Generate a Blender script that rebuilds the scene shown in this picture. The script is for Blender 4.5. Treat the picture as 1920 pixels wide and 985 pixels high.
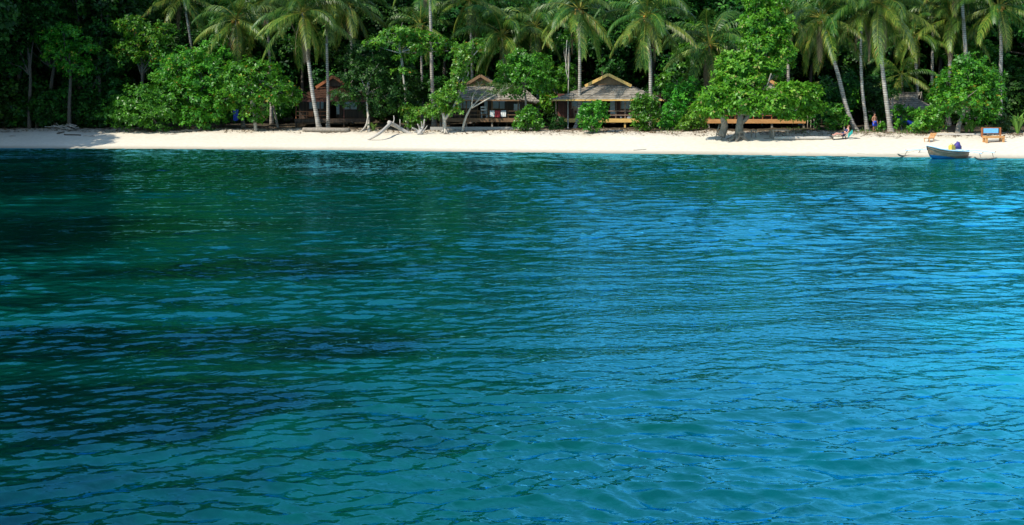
import bpy, math, random
import numpy as np
from mathutils import Vector, Matrix
R = math.radians
for o in list(bpy.data.objects): bpy.data.objects.remove(o)
sc = bpy.context.scene
COL = sc.collection

# ------------------------------------------------------------------ camera, sky, sun, exposure
F, YH, CH = 1900.0, 205.0, 3.0          # focal length in photo pixels, horizon row, eye height
cam = bpy.data.cameras.new('camera'); co = bpy.data.objects.new('camera', cam); COL.objects.link(co)
co.location = (0, 0, CH); co.rotation_euler = (R(90), 0, 0)
cam.sensor_width = 36; cam.lens = 36 * F / 1920; cam.shift_y = -(492.5 - YH) / 1920
cam.clip_start = .1; cam.clip_end = 4000
sc.camera = co
SUN_EL, SUN_DIR = R(47), Vector((-.80, -.60, 0)).normalized()
w = bpy.data.worlds.new('World'); sc.world = w; w.use_nodes = True
nt = w.node_tree; bg = nt.nodes['Background']
sky = nt.nodes.new('ShaderNodeTexSky'); sky.sky_type = 'NISHITA'; sky.sun_disc = False
sky.sun_elevation = SUN_EL; sky.sun_rotation = math.atan2(SUN_DIR.x, SUN_DIR.y) % (2 * math.pi)
sky.air_density = 1.6; sky.dust_density = .3; sky.ozone_density = 5.0
# bright cloud added to the unseen sky so the water reflects brighter, mostly right
WN, WL = nt.nodes, nt.links
def wnode(t, **k):
    n_ = WN.new(t)
    for a_, b_ in k.items(): setattr(n_, a_, b_)
    return n_
tcw = wnode('ShaderNodeTexCoord'); sepw = wnode('ShaderNodeSeparateXYZ'); WL.new(tcw.outputs['Generated'], sepw.inputs[0])
mapw = wnode('ShaderNodeMapping'); mapw.inputs['Scale'].default_value = (1.6, 1.6, 3.6); WL.new(tcw.outputs['Generated'], mapw.inputs[0])
cln = wnode('ShaderNodeTexNoise'); cln.inputs['Scale'].default_value = 1.7; cln.inputs['Detail'].default_value = 6; cln.inputs['Roughness'].default_value = .58; WL.new(mapw.outputs[0], cln.inputs['Vector'])
clr = wnode('ShaderNodeMapRange'); clr.inputs[1].default_value = .36; clr.inputs[2].default_value = .72; clr.inputs[3].default_value = .12; WL.new(cln.outputs[0], clr.inputs[0])
side = wnode('ShaderNodeMapRange'); side.inputs[1].default_value = -.35; side.inputs[2].default_value = .5; side.inputs[3].default_value = .0; WL.new(sepw.outputs[0], side.inputs[0])
front = wnode('ShaderNodeMapRange'); front.inputs[1].default_value = 0; front.inputs[2].default_value = .5; WL.new(sepw.outputs[1], front.inputs[0])
m1 = wnode('ShaderNodeMath', operation='MULTIPLY'); WL.new(clr.outputs[0], m1.inputs[0]); WL.new(side.outputs[0], m1.inputs[1])
m2 = wnode('ShaderNodeMath', operation='MULTIPLY'); WL.new(m1.outputs[0], m2.inputs[0]); WL.new(front.outputs[0], m2.inputs[1])
mixw = wnode('ShaderNodeMix', data_type='RGBA'); WL.new(m2.outputs[0], mixw.inputs[0]); WL.new(sky.outputs[0], mixw.inputs[6]); mixw.inputs[7].default_value = (6.5, 10, 14, 1)
nt.links.new(mixw.outputs[2], bg.inputs[0]); bg.inputs[1].default_value = .14
sl = bpy.data.lights.new('sun', 'SUN'); sl.energy = 5.0; sl.angle = R(.5); sl.color = (1, .94, .82)
so = bpy.data.objects.new('sun', sl); COL.objects.link(so)
sv = Vector((SUN_DIR.x * math.cos(SUN_EL), SUN_DIR.y * math.cos(SUN_EL), math.sin(SUN_EL)))
so.rotation_euler = (-sv).to_track_quat('-Z', 'Y').to_euler(); so.location = sv * 60
sc.view_settings.view_transform = 'Standard'; sc.view_settings.look = 'None'
sc.view_settings.gamma = 1; sc.view_settings.use_curve_mapping = False
sc.view_settings.exposure = 0.3
sc.cycles.max_bounces = 6; sc.cycles.diffuse_bounces = 3; sc.cycles.glossy_bounces = 3
sc.cycles.transmission_bounces = 3; sc.cycles.transparent_max_bounces = 4
sc.cycles.sample_clamp_indirect = 4

# ------------------------------------------------------------------ ground function
SHX = np.array([-400, -120, -62, -54, -48, -44, -39.5, -25.8, -12.5, 0, 11.4, 21.6, 31.3, 60, 120, 400], float)
SHY = np.array([10, 34, 54, 61, 72, 77, 78.2, 76.5, 74.3, 70.6, 67.6, 64.2, 61.8, 55, 45, 20], float)
def shore(x): return np.interp(x, SHX, SHY)
HX = np.array([-400, -90, -45, -25, -5, 15, 45, 400], float)
HH = np.array([54, 54, 54, 52, 36, 12, 7, 7], float)       # how high the hill behind climbs
def ground(x, y):
    x = np.asarray(x, float); y = np.asarray(y, float)
    s = y - shore(x)
    z = np.interp(s, [-400, -60, -25, -6, 0, 2.5, 6, 9, 14, 24], [-9, -6, -3.2, -.9, 0, .42, .98, 1.3, 1.42, 1.7])
    z = z + .035 * np.sin(x * .9 + 1.3 * np.sin(y * .5)) * np.clip(s / 5, 0, 1)
    z = z + .03 * np.sin(x * 2.3 + y * 1.7) * np.clip((s - 5) / 3, 0, 1)
    H = np.interp(x, HX, HH)
    t = np.clip((s - 24) / 46, 0, 1); z = z + H * (t * t * (3 - 2 * t))
    # the headland at the left edge, beyond the frame
    hl = np.clip((-52 - x) / 30, 0, 1) * np.clip((s - 1) / 25, 0, 1)
    return z + 14 * hl * hl * (3 - 2 * hl)
def gz(x, y): return float(ground(x, y))
def Ds(px, s):
    for D in np.arange(58, 150, .2):
        if D - shore((px - 960) / F * D) >= s: return float(D)
    return 150.
def pt(px, py, D): return Vector(((px - 960) / F * D, D, CH - (py - YH) / F * D))
def gp(px, D):
    x = (px - 960) / F * D
    return Vector((x, D, gz(x, D)))
def gpix(px, py):                         # the point of the ground seen at a pixel
    for D in np.arange(58, 100, .1):
        x = (px - 960) / F * D
        if CH - (py - YH) / F * D <= gz(x, D): return Vector((x, D, gz(x, D)))
    return gp(px, 95)

# ------------------------------------------------------------------ materials
def mat(name): 
    m = bpy.data.materials.new(name); m.use_nodes = True
    return m, m.node_tree.nodes, m.node_tree.links, m.node_tree.nodes['Principled BSDF']
def ramp(N, L, src, stops):
    r = N.new('ShaderNodeValToRGB'); e = r.color_ramp.elements
    while len(e) < len(stops): e.new(.5)
    for k, (p, c) in enumerate(stops):
        e[k].position = p; e[k].color = (*c, 1) if len(c) == 3 else c
    L.new(src, r.inputs[0]); return r.outputs[0]
def mix(N, L, fac, a, b, kind='MIX'):
    m = N.new('ShaderNodeMix'); m.data_type = 'RGBA'; m.blend_type = kind
    for s, v in ((m.inputs[0], fac), (m.inputs[6], a), (m.inputs[7], b)):
        if isinstance(v, (int, float)): s.default_value = v
        elif isinstance(v, tuple): s.default_value = (*v, 1)
        else: L.new(v, s)
    return m.outputs[2]
def math_(N, L, op, a, b=None, clamp=False):
    m = N.new('ShaderNodeMath'); m.operation = op; m.use_clamp = clamp
    for s, v in zip(m.inputs, (a, b)):
        if v is None: continue
        if isinstance(v, (int, float)): s.default_value = v
        else: L.new(v, s)
    return m.outputs[0]
def noise(N, L, vec, scale, detail=3, rough=.5, dist=0):
    n = N.new('ShaderNodeTexNoise'); n.inputs['Scale'].default_value = scale
    n.inputs['Detail'].default_value = detail; n.inputs['Roughness'].default_value = rough
    n.inputs['Distortion'].default_value = dist
    if vec is not None: L.new(vec, n.inputs['Vector'])
    return n.outputs[0]
def coords(N, L, kind='Object', scale=(1, 1, 1)):
    t = N.new('ShaderNodeTexCoord'); m = N.new('ShaderNodeMapping'); m.inputs['Scale'].default_value = scale
    L.new(t.outputs[kind], m.inputs[0]); return m.outputs[0]
def bump(N, L, h, strength, dist, bsdf):
    b = N.new('ShaderNodeBump'); b.inputs['Strength'].default_value = strength; b.inputs['Distance'].default_value = dist
    L.new(h, b.inputs['Height']); L.new(b.outputs[0], bsdf.inputs['Normal'])

def leaf_mat(name, dark, mid, light, odd=None, trans=.3, rough=.42, spec=.5):
    m, N, L, b = mat(name)
    a = N.new('ShaderNodeAttribute'); a.attribute_name = 'tone'
    st = [(0, dark), (.5, mid), (.93, light)] + ([(.975, odd)] if odd else [])
    c = ramp(N, L, a.outputs['Fac'], st)
    oi = N.new('ShaderNodeObjectInfo')
    h = N.new('ShaderNodeHueSaturation'); L.new(c, h.inputs['Color'])
    L.new(math_(N, L, 'ADD', math_(N, L, 'MULTIPLY', oi.outputs['Random'], .03), .485), h.inputs['Hue'])
    L.new(math_(N, L, 'ADD', math_(N, L, 'MULTIPLY', oi.outputs['Random'], .4), .8), h.inputs['Value'])
    L.new(h.outputs[0], b.inputs['Base Color']); b.inputs['Roughness'].default_value = rough
    b.inputs['Specular IOR Level'].default_value = spec
    t = N.new('ShaderNodeBsdfTranslucent'); L.new(h.outputs[0], t.inputs[0])
    mx = N.new('ShaderNodeMixShader'); mx.inputs[0].default_value = trans
    L.new(b.outputs[0], mx.inputs[1]); L.new(t.outputs[0], mx.inputs[2])
    L.new(mx.outputs[0], N['Material Output'].inputs[0]); return m
def wood_mat(name, c1, c2, scale=(3, 3, .6), rough=.75, bs=.4):
    m, N, L, b = mat(name)
    v = coords(N, L, 'Object', scale); n = noise(N, L, v, 5, 5, .6)
    L.new(ramp(N, L, n, [(.3, c1), (.7, c2)]), b.inputs['Base Color']); b.inputs['Roughness'].default_value = rough
    bump(N, L, n, bs, .03, b); return m
def plank_mat(name, c1, c2, axis=0, width=.16):
    m, N, L, b = mat(name)
    t = N.new('ShaderNodeTexCoord'); s = N.new('ShaderNodeSeparateXYZ'); L.new(t.outputs['Object'], s.inputs[0])
    k = math_(N, L, 'DIVIDE', s.outputs[axis], width); fl = math_(N, L, 'FLOOR', k); fr = math_(N, L, 'FRACT', k)
    wn = N.new('ShaderNodeTexWhiteNoise'); wn.noise_dimensions = '1D'; L.new(fl, wn.inputs['W'])
    n = noise(N, L, coords(N, L, 'Object', (6, 6, .8)), 4, 4)
    c = ramp(N, L, math_(N, L, 'ADD', math_(N, L, 'MULTIPLY', wn.outputs[0], .55), math_(N, L, 'MULTIPLY', n, .45)), [(.2, c1), (.8, c2)])
    gap = math_(N, L, 'LESS_THAN', fr, .09)
    L.new(mix(N, L, gap, c, tuple(x * .25 for x in c1)), b.inputs['Base Color']); b.inputs['Roughness'].default_value = .7
    return m
def plain_mat(name, c, rough=.5, var=.15, metal=0):
    m, N, L, b = mat(name)
    n = noise(N, L, coords(N, L, 'Object'), 9, 4)
    L.new(ramp(N, L, n, [(.25, tuple(x * (1 - var) for x in c)), (.75, tuple(min(1, x * (1 + var)) for x in c))]), b.inputs['Base Color'])
    b.inputs['Roughness'].default_value = rough; b.inputs['Metallic'].default_value = metal; return m

M = {}
M['leaf_almond'] = leaf_mat('leaf_almond', (.022, .105, .008), (.062, .23, .012), (.16, .38, .02), (.28, .14, .015), .32, .45, .35)
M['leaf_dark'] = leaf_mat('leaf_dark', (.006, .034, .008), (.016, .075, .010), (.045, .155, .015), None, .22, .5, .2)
M['leaf_grape'] = leaf_mat('leaf_grape', (.05, .17, .012), (.10, .28, .02), (.20, .38, .035), (.34, .20, .02), .35, .4)
M['leaf_bush'] = leaf_mat('leaf_bush', (.02, .105, .008), (.055, .225, .012), (.12, .35, .02), None, .3, .42, .4)
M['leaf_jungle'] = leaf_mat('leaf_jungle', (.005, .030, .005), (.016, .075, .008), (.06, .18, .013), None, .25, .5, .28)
M['leaf_bloom'] = leaf_mat('leaf_bloom', (.04, .16, .010), (.10, .30, .015), (.20, .42, .025), (.34, .26, .09), .34, .45, .35)
M['leaf_blade'] = leaf_mat('leaf_blade', (.10, .22, .03), (.18, .32, .05), (.30, .40, .09), None, .3, .4)
M['leaf_dry'] = leaf_mat('leaf_dry', (.10, .075, .045), (.17, .12, .07), (.30, .22, .13), None, .1, .8, .2)
M['leaf_feather'] = leaf_mat('leaf_feather', (.05, .12, .02), (.09, .19, .03), (.15, .25, .05), None, .35, .5)
M['frond'] = leaf_mat('frond', (.010, .05, .008), (.055, .14, .016), (.25, .31, .04), (.34, .24, .06), .28, .42, .35)
def palm_trunk_mat():
    m, N, L, b = mat('palm_trunk')
    t = N.new('ShaderNodeTexCoord'); s = N.new('ShaderNodeSeparateXYZ'); L.new(t.outputs['Object'], s.inputs[0])
    n = noise(N, L, t.outputs['Object'], 2.2, 5, .6)
    ring = math_(N, L, 'FRACT', math_(N, L, 'ADD', math_(N, L, 'MULTIPLY', s.outputs[2], 6), math_(N, L, 'MULTIPLY', n, .7)))
    c = ramp(N, L, n, [(.3, (.20, .175, .145)), (.52, (.38, .345, .30)), (.72, (.52, .485, .44))])
    c = mix(N, L, math_(N, L, 'LESS_THAN', ring, .22), c, (.11, .09, .075))
    L.new(c, b.inputs['Base Color']); b.inputs['Roughness'].default_value = .85
    bump(N, L, math_(N, L, 'ADD', ring, n), .5, .03, b); return m
M['palm_trunk'] = palm_trunk_mat()
M['bark_pale'] = wood_mat('bark_pale', (.26, .23, .18), (.50, .45, .38), (2, 2, 1.0), .85, .6)
M['bark_grey'] = wood_mat('bark_grey', (.13, .11, .09), (.30, .26, .21), (2, 2, .7), .9, .7)
M['bark_dark'] = wood_mat('bark_dark', (.05, .04, .03), (.11, .09, .07), (2, 2, .7), .9, .6)
M['driftwood'] = wood_mat('driftwood', (.25, .22, .19), (.52, .48, .43), (4, 1, 4), .85, .6)
M['dark_wood'] = plank_mat('dark_wood', (.035, .02, .013), (.085, .05, .03))
M['red_wood'] = plank_mat('red_wood', (.06, .016, .011), (.13, .035, .02))
M['brown_wood'] = wood_mat('brown_wood', (.12, .065, .03), (.23, .13, .06))
M['grey_wood'] = wood_mat('grey_wood', (.16, .13, .10), (.30, .26, .21))
M['yellow_wood'] = wood_mat('yellow_wood', (.48, .28, .07), (.72, .45, .13), (.6, 3, 3), .6, .15)
M['orange_wood'] = wood_mat('orange_wood', (.42, .19, .06), (.60, .31, .11), (.8, 3, 3), .6, .15)
M['rail_wood'] = wood_mat('rail_wood', (.22, .13, .08), (.36, .24, .16), (.8, 3, 3), .7, .2)
M['deep_orange'] = wood_mat('deep_orange', (.24, .07, .022), (.40, .13, .04), (.8, 3, 3), .6, .15)
def thatch_mat(name, c1, c2, c3):
    m, N, L, b = mat(name)
    n = noise(N, L, coords(N, L, 'Object', (9, 9, 2.2)), 3, 6, .65); n2 = noise(N, L, coords(N, L, 'Object'), .9, 3)
    a = N.new('ShaderNodeAttribute'); a.attribute_name = 'tone'
    f = math_(N, L, 'ADD', math_(N, L, 'MULTIPLY', n, .6), math_(N, L, 'ADD', math_(N, L, 'MULTIPLY', n2, .2), math_(N, L, 'MULTIPLY', a.outputs['Fac'], .3)))
    L.new(ramp(N, L, f, [(.3, c1), (.55, c2), (.8, c3)]), b.inputs['Base Color']); b.inputs['Roughness'].default_value = .95
    b.inputs['Specular IOR Level'].default_value = .15
    bump(N, L, n, .8, .05, b); return m
M['thatch_grey'] = thatch_mat('thatch_grey', (.06, .05, .041), (.19, .168, .138), (.46, .42, .355))
M['thatch_red_shaded'] = thatch_mat('thatch_red_shaded', (.022, .011, .008), (.055, .026, .016), (.10, .048, .028))  # red-brown thatch darkened, shade on this roof put into the colour
M['glass'] = plain_mat('glass', (.06, .09, .12), .08, .2)
M['curtain'] = plain_mat('curtain', (.42, .47, .50), .8, .15)
M['blue_paint'] = plain_mat('blue_paint', (.012, .16, .40), .45)
M['light_blue'] = plain_mat('light_blue', (.16, .46, .78), .5)
M['pale_blue'] = plain_mat('pale_blue', (.45, .66, .82), .6)
M['white_paint'] = plain_mat('white_paint', (.70, .72, .70), .5, .08)
M['cloth_blue'] = plain_mat('cloth_blue', (.01, .05, .42), .7)
M['cloth_purple'] = plain_mat('cloth_purple', (.05, .035, .20), .6, .5)
M['cloth_teal'] = plain_mat('cloth_teal', (.01, .30, .27), .8)
M['cloth_white'] = plain_mat('cloth_white', (.66, .66, .64), .8, .1)
M['cloth_red'] = plain_mat('cloth_red', (.42, .04, .05), .8)
M['cloth_sky'] = plain_mat('cloth_sky', (.06, .26, .55), .8)
M['plastic_yellow'] = plain_mat('plastic_yellow', (.62, .48, .07), .4)
M['skin'] = plain_mat('skin', (.36, .17, .10), .5, .1)
M['skin_pink'] = plain_mat('skin_pink', (.52, .25, .19), .5, .1)
M['hair'] = plain_mat('hair', (.03, .018, .012), .6)
M['hair_red'] = plain_mat('hair_red', (.16, .06, .03), .6)
M['coconut'] = plain_mat('coconut', (.50, .22, .03), .45)
M['concrete'] = plain_mat('concrete', (.33, .31, .28), .9)
M['bamboo'] = wood_mat('bamboo', (.34, .29, .20), (.52, .46, .34))
M['dark_tarp'] = plain_mat('dark_tarp', (.008, .02, .09), .5)

# ------------------------------------------------------------------ mesh helpers
class MB:
    def __init__(s): s.v = []; s.f = []; s.t = []
    def add(s, vs, fs, tone=.5):
        n = len(s.v); s.v += [tuple(v) for v in vs]; s.f += [tuple(i + n for i in f) for f in fs]; s.t += [tone] * len(vs)
    def box(s, c, d, rz=0, rot=None):
        c = Vector(c); h = Vector(d) / 2; m = rot if rot is not None else Matrix.Rotation(rz, 3, 'Z')
        vs = [c + m @ Vector((h.x * i, h.y * j, h.z * k)) for k in (-1, 1) for j in (-1, 1) for i in (-1, 1)]
        s.add(vs, [(0, 2, 3, 1), (4, 5, 7, 6), (0, 1, 5, 4), (2, 6, 7, 3), (0, 4, 6, 2), (1, 3, 7, 5)]); return s
    def beam(s, a, b, wd, hg):
        a = Vector(a); b = Vector(b); d = b - a
        q = d.to_track_quat('X', 'Z').to_matrix(); s.box((a + b) / 2, (d.length, wd, hg), rot=q); return s
    def tube(s, pts, rad, n=8, cap=True, tone=.5):
        pts = [Vector(p) for p in pts]; vs = []; fs = []; up = Vector((.13, 1, .07))
        if isinstance(rad, (int, float)): rad = [rad] * len(pts)
        for i, p in enumerate(pts):
            t = (pts[min(i + 1, len(pts) - 1)] - pts[max(i - 1, 0)])
            t = t.normalized() if t.length > 1e-6 else Vector((0, 0, 1))
            u = t.cross(up); u = u.normalized() if u.length > 1e-4 else Vector((1, 0, 0)); q = t.cross(u)
            for k in range(n):
                a = 2 * math.pi * k / n; vs.append(p + (u * math.cos(a) + q * math.sin(a)) * rad[i])
        for i in range(len(pts) - 1):
            for k in range(n):
                k2 = (k + 1) % n; fs.append((i * n + k, i * n + k2, (i + 1) * n + k2, (i + 1) * n + k))
        if cap: fs.append(tuple(range(n))[::-1]); fs.append(tuple(range((len(pts) - 1) * n, len(pts) * n)))
        s.add(vs, fs, tone); return s
    def ball(s, c, r, nu=10, nv=7, fn=None):
        c = Vector(c); r = Vector(r) if not isinstance(r, (int, float)) else Vector((r, r, r)); vs = []; fs = []
        for j in range(nv + 1):
            th = math.pi * j / nv
            for i in range(nu):
                ph = 2 * math.pi * i / nu; d = Vector((math.sin(th) * math.cos(ph), math.sin(th) * math.sin(ph), math.cos(th)))
                k = fn(d) if fn else 1
                vs.append(c + Vector((d.x * r.x, d.y * r.y, d.z * r.z)) * k)
        for j in range(nv):
            for i in range(nu):
                i2 = (i + 1) % nu; fs.append((j * nu + i, (j + 1) * nu + i, (j + 1) * nu + i2, j * nu + i2))
        s.add(vs, fs); return s
def new_mesh(name, v, f, tone=None, smooth=False):
    me = bpy.data.meshes.new(name)
    if isinstance(v, np.ndarray):
        me.vertices.add(len(v)); me.vertices.foreach_set('co', v.astype(np.float32).ravel())
        k = f.shape[1]; me.loops.add(f.size); me.loops.foreach_set('vertex_index', f.astype(np.int32).ravel())
        me.polygons.add(len(f)); me.polygons.foreach_set('loop_start', np.arange(0, f.size, k, dtype=np.int32))
        me.update(calc_edges=True)
    else:
        me.from_pydata([tuple(x) for x in v], [], f)
    if tone is not None:
        a = me.attributes.new('tone', 'FLOAT', 'POINT'); a.data.foreach_set('value', np.asarray(tone, np.float32))
    if smooth: me.polygons.foreach_set('use_smooth', np.ones(len(me.polygons), bool))
    me.validate(); return me
def link(name, me, m, parent=None, loc=None):
    o = bpy.data.objects.new(name, me); COL.objects.link(o)
    if m is not None and not me.materials: me.materials.append(m)
    if parent is not None: o.parent = parent
    if loc is not None: o.location = loc
    return o
def obj(name, mb, m, parent=None, loc=None, smooth=False):
    return link(name, new_mesh(name, mb.v, mb.f, mb.t, smooth), m, parent, loc)
def tag(o, label=None, cat=None, group=None, kind=None):
    if label: o['label'] = label
    if cat: o['category'] = cat
    if group: o['group'] = group
    if kind: o['kind'] = kind
    return o
def thing(name, label, cat, loc=(0, 0, 0), rz=0, group=None):
    o = bpy.data.objects.new(name, None); COL.objects.link(o); o.location = loc; o.rotation_euler = (0, 0, rz)
    o.empty_display_size = .3
    return tag(o, label, cat, group)
def copy_thing(root, loc, rz, scale=1, label=None, group=None):
    r = root.copy(); COL.objects.link(r); r.location = loc; r.rotation_euler = (0, 0, rz)
    r.scale = (scale, scale, scale) if isinstance(scale, (int, float)) else scale
    if label: r['label'] = label
    if group: r['group'] = group
    for ch in root.children:
        c = ch.copy(); COL.objects.link(c); c.parent = r
        for g in ch.children:
            d = g.copy(); COL.objects.link(d); d.parent = c
    return r
def catmull(pts, n=6):
    P = [Vector(p) for p in pts]; P = [P[0] * 2 - P[1]] + P + [P[-1] * 2 - P[-2]]; out = []
    for i in range(1, len(P) - 2):
        for k in range(n):
            t = k / n; a, b, c, d = P[i - 1:i + 3]
            out.append(.5 * ((2 * b) + (c - a) * t + (2 * a - 5 * b + 4 * c - d) * t * t + (3 * b - a - 3 * c + d) * t ** 3))
    out.append(P[-2]); return out

# ------------------------------------------------------------------ leaves
def unit(a): return a / np.maximum(np.linalg.norm(a, axis=-1, keepdims=True), 1e-9)
def leaf_arrays(C, A, Nn, Ln, Wd, tone, fold=.12):
    S = unit(np.cross(A, Nn)); Nn = unit(np.cross(S, A))
    L_ = Ln[:, None]; W_ = Wd[:, None]
    tip = C + A * L_ - Nn * L_ * .12
    mid = C + A * L_ * .55
    v = np.stack([C, mid + S * W_ * .5 + Nn * W_ * fold, tip, mid - S * W_ * .5 + Nn * W_ * fold], 1).reshape(-1, 3)
    f = np.arange(len(C) * 4).reshape(-1, 4)
    return v, f, np.repeat(tone, 4)
def rosettes(rng, C, O, k, size, ratio=.5, spread=.55):
    n = len(C)
    A = unit(O * .65 + np.array([0, 0, .55]) + rng.normal(0, .4, (n, 3)))
    U = unit(np.cross(A, rng.normal(0, 1, (n, 3)))); V = np.cross(A, U)
    ph = (np.arange(k) * 2 * math.pi / k)[None, :] + rng.uniform(0, 6.28, (n, 1)) + rng.normal(0, .25, (n, k))
    el = rng.uniform(-.25, spread, (n, k))
    d = (U[:, None] * np.cos(ph)[..., None] + V[:, None] * np.sin(ph)[..., None]) * np.cos(el)[..., None] + A[:, None] * np.sin(el)[..., None]
    d = d + np.array([0, 0, -.15]); d = unit(d)
    nn = unit(A[:, None] * .9 + rng.normal(0, .35, (n, k, 3)))
    Ls = size * rng.uniform(.6, 1.3, (n, k)) * rng.uniform(.8, 1.2, (n, 1))
    base = np.clip(rng.normal(.45, .2, (n, 1)) + rng.normal(0, .14, (n, k)), 0, .96)
    odd = rng.uniform(0, 1, (n, k)) > .988
    tone = np.where(odd, 1., base)
    Cc = np.repeat(C[:, None], k, 1) + d * size * .12
    return leaf_arrays(Cc.reshape(-1, 3), d.reshape(-1, 3), nn.reshape(-1, 3), Ls.ravel(), Ls.ravel() * ratio, tone.ravel())
def crown_points(rng, blobs, dens, gap=.35, low=.35):
    Cs, Os = [], []
    for (c, r) in blobs:
        r = np.array(r if not isinstance(r, (int, float)) else (r, r, r * .8), float); c = np.array(c, float)
        n = int(dens * (r[0] * r[1] + r[0] * r[2] + r[1] * r[2]) / 3 * 4)
        d = unit(rng.normal(0, 1, (n, 3))); keep = (d[:, 2] > -.25) | (rng.uniform(0, 1, n) < low); d = d[keep]
        rad = np.where(rng.uniform(0, 1, len(d)) < .72, rng.uniform(.80, 1.06, len(d)), rng.uniform(.45, .85, len(d)))
        rad = np.where(rng.uniform(0, 1, len(d)) < .05, rng.uniform(1.1, 1.32, len(d)), rad)
        w1 = 1 + .16 * np.sin(d[:, 0] * 5 + c[0] * 3) * np.sin(d[:, 2] * 6 + c[1]) + .1 * np.sin(d[:, 1] * 9 + d[:, 0] * 7)
        p = c + d * r * (rad * w1)[:, None]
        q = p * (2.1 / max(.6, r.mean() ** .5)); g = np.sin(q[:, 0] * 2.1 + 1.7 * np.sin(q[:, 2])) * np.sin(q[:, 1] * 1.9 + q[:, 2] * 1.3) + .6 * np.sin(q[:, 2] * 3.1 + q[:, 0] * 1.1)
        keep = g > np.quantile(g, gap) if len(g) else g > 0
        keep |= rng.uniform(0, 1, len(p)) < .12
        Cs.append(p[keep]); Os.append(d[keep])
    return np.concatenate(Cs), np.concatenate(Os)
def crown_mesh(name, seed, blobs, size, dens, k=7, ratio=.5, gap=.35, spread=.55, low=.35):
    rng = np.random.default_rng(seed)
    C, O = crown_points(rng, blobs, dens, gap, low)
    v, f, t = rosettes(rng, C, O, k, size, ratio, spread)
    return new_mesh(name, v, f, t)
def limbs(mb, fork, blobs, r, seed, skip=0):
    rd = random.Random(seed); fork = Vector(fork)
    for (c, rr) in blobs:
        if rd.random() < skip: continue
        c = Vector(c); mid = fork.lerp(c, .5) + Vector((rd.uniform(-.2, .2), rd.uniform(-.2, .2), rd.uniform(-.1, .3)))
        p = catmull([fork, mid, c], 4); mb.tube(p, [r * (1 - .75 * i / (len(p) - 1)) for i in range(len(p))], 6)
        for q in range(3):
            e = c + Vector((rd.uniform(-1, 1), rd.uniform(-1, 1), rd.uniform(-.2, .9))) * (rr if isinstance(rr, (int, float)) else rr[0]) * .7
            mb.tube([c.lerp(mid, .3), c.lerp(e, .5), e], [r * .35, r * .25, r * .1], 5)
def px_blobs(lst, D, base):               # crown clumps: (px, py, radius x in px, radius z in px, depth offset)
    out = []
    for b in lst:
        px, py, rx, rz = b[:4]; dd = b[4] if len(b) > 4 else 0
        k = (D + dd) / F; p = pt(px, py, D + dd) - base
        out.append((tuple(p), (rx * k, (rx + rz) / 2 * k, rz * k)))
    return out
def leafy_tree(name, label, cat, base, D, trunk, fork, lst, leafm, barkm, size, dens, seed, r0=.16, k=7, ratio=.5, gap=.42, group=None, extra=None, skip=0, spread=.55, low=.35):
    root = thing(name, label, cat, base, 0, group)
    bl = px_blobs(lst, D, base)
    mb = MB()
    tp = [Vector((0, 0, -.15))] + [pt(a, b, D) - base for a, b in trunk]
    p = catmull(tp, 5); mb.tube(p, [r0 * (1.25 if i == 0 else 1) * (1 - .5 * i / (len(p) - 1)) for i in range(len(p))], 8)
    fk = pt(fork[0], fork[1], D) - base if fork else tp[-1]
    limbs(mb, fk, bl, r0 * .5, seed, skip)
    if extra: extra(mb, base)
    obj('trunk', mb, M[barkm], root, smooth=True)
    link('crown', crown_mesh('crown', seed, bl, size, dens, k, ratio, gap, spread, low), M[leafm], root)
    return root

# ================================================================== SETTING
# ground: one sheet, seabed, beach, forest floor and hill
def axis(parts):
    out = []
    for a, b, st in parts: out += list(np.arange(a, b, st))
    return np.array(out + [parts[-1][1]])
gx = axis([(-600, -120, 30), (-120, -48, 3), (-48, 42, .35), (42, 120, 3), (120, 600, 30)])
gy = axis([(-600, 0, 60), (0, 55, 5), (55, 96, .35), (96, 200, 3), (200, 900, 50)])
X, Y = np.meshgrid(gx, gy); Z = ground(X, Y)
rngG = np.random.default_rng(3)
S_ = Y - shore(X)
Z = Z + rngG.normal(0, .03, Z.shape) * np.clip((S_ - 4) / 4, 0, 1) * (S_ < 30)
nx, ny = len(gx), len(gy)
v = np.stack([X, Y, Z], -1).reshape(-1, 3); idx = np.arange(nx * ny).reshape(ny, nx)
f = np.stack([idx[:-1, :-1], idx[:-1, 1:], idx[1:, 1:], idx[1:, :-1]], -1).reshape(-1, 4)
gm, N, L, b = mat('sand_and_soil')
a = N.new('ShaderNodeAttribute'); a.attribute_name = 'tone'      # metres inland from the waterline
tc = N.new('ShaderNodeTexCoord'); n1 = noise(N, L, tc.outputs['Object'], .55, 5, .6); n2 = noise(N, L, tc.outputs['Object'], 4, 5, .65)
n3 = noise(N, L, tc.outputs['Object'], 24, 3, .6)
sand = ramp(N, L, n2, [(.3, (.53, .48, .385)), (.7, (.655, .60, .50))])
sd = math_(N, L, 'ADD', a.outputs['Fac'], math_(N, L, 'MULTIPLY', math_(N, L, 'SUBTRACT', n1, .5), 5))
wet = N.new('ShaderNodeMapRange'); wet.inputs[1].default_value = -.1; wet.inputs[2].default_value = 1.3
L.new(math_(N, L, 'ADD', a.outputs['Fac'], math_(N, L, 'MULTIPLY', math_(N, L, 'SUBTRACT', n1, .5), .8)), wet.inputs[0])
sand = mix(N, L, wet.outputs[0], (.30, .27, .20), sand)
soilf = N.new('ShaderNodeMapRange'); soilf.inputs[1].default_value = 6.2; soilf.inputs[2].default_value = 10.6
L.new(sd, soilf.inputs[0])
lit = ramp(N, L, n3, [(.42, (.42, .33, .23)), (.6, (.16, .11, .07))])
sand2 = mix(N, L, math_(N, L, 'MULTIPLY', soilf.outputs[0], .75), sand, lit)
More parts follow.
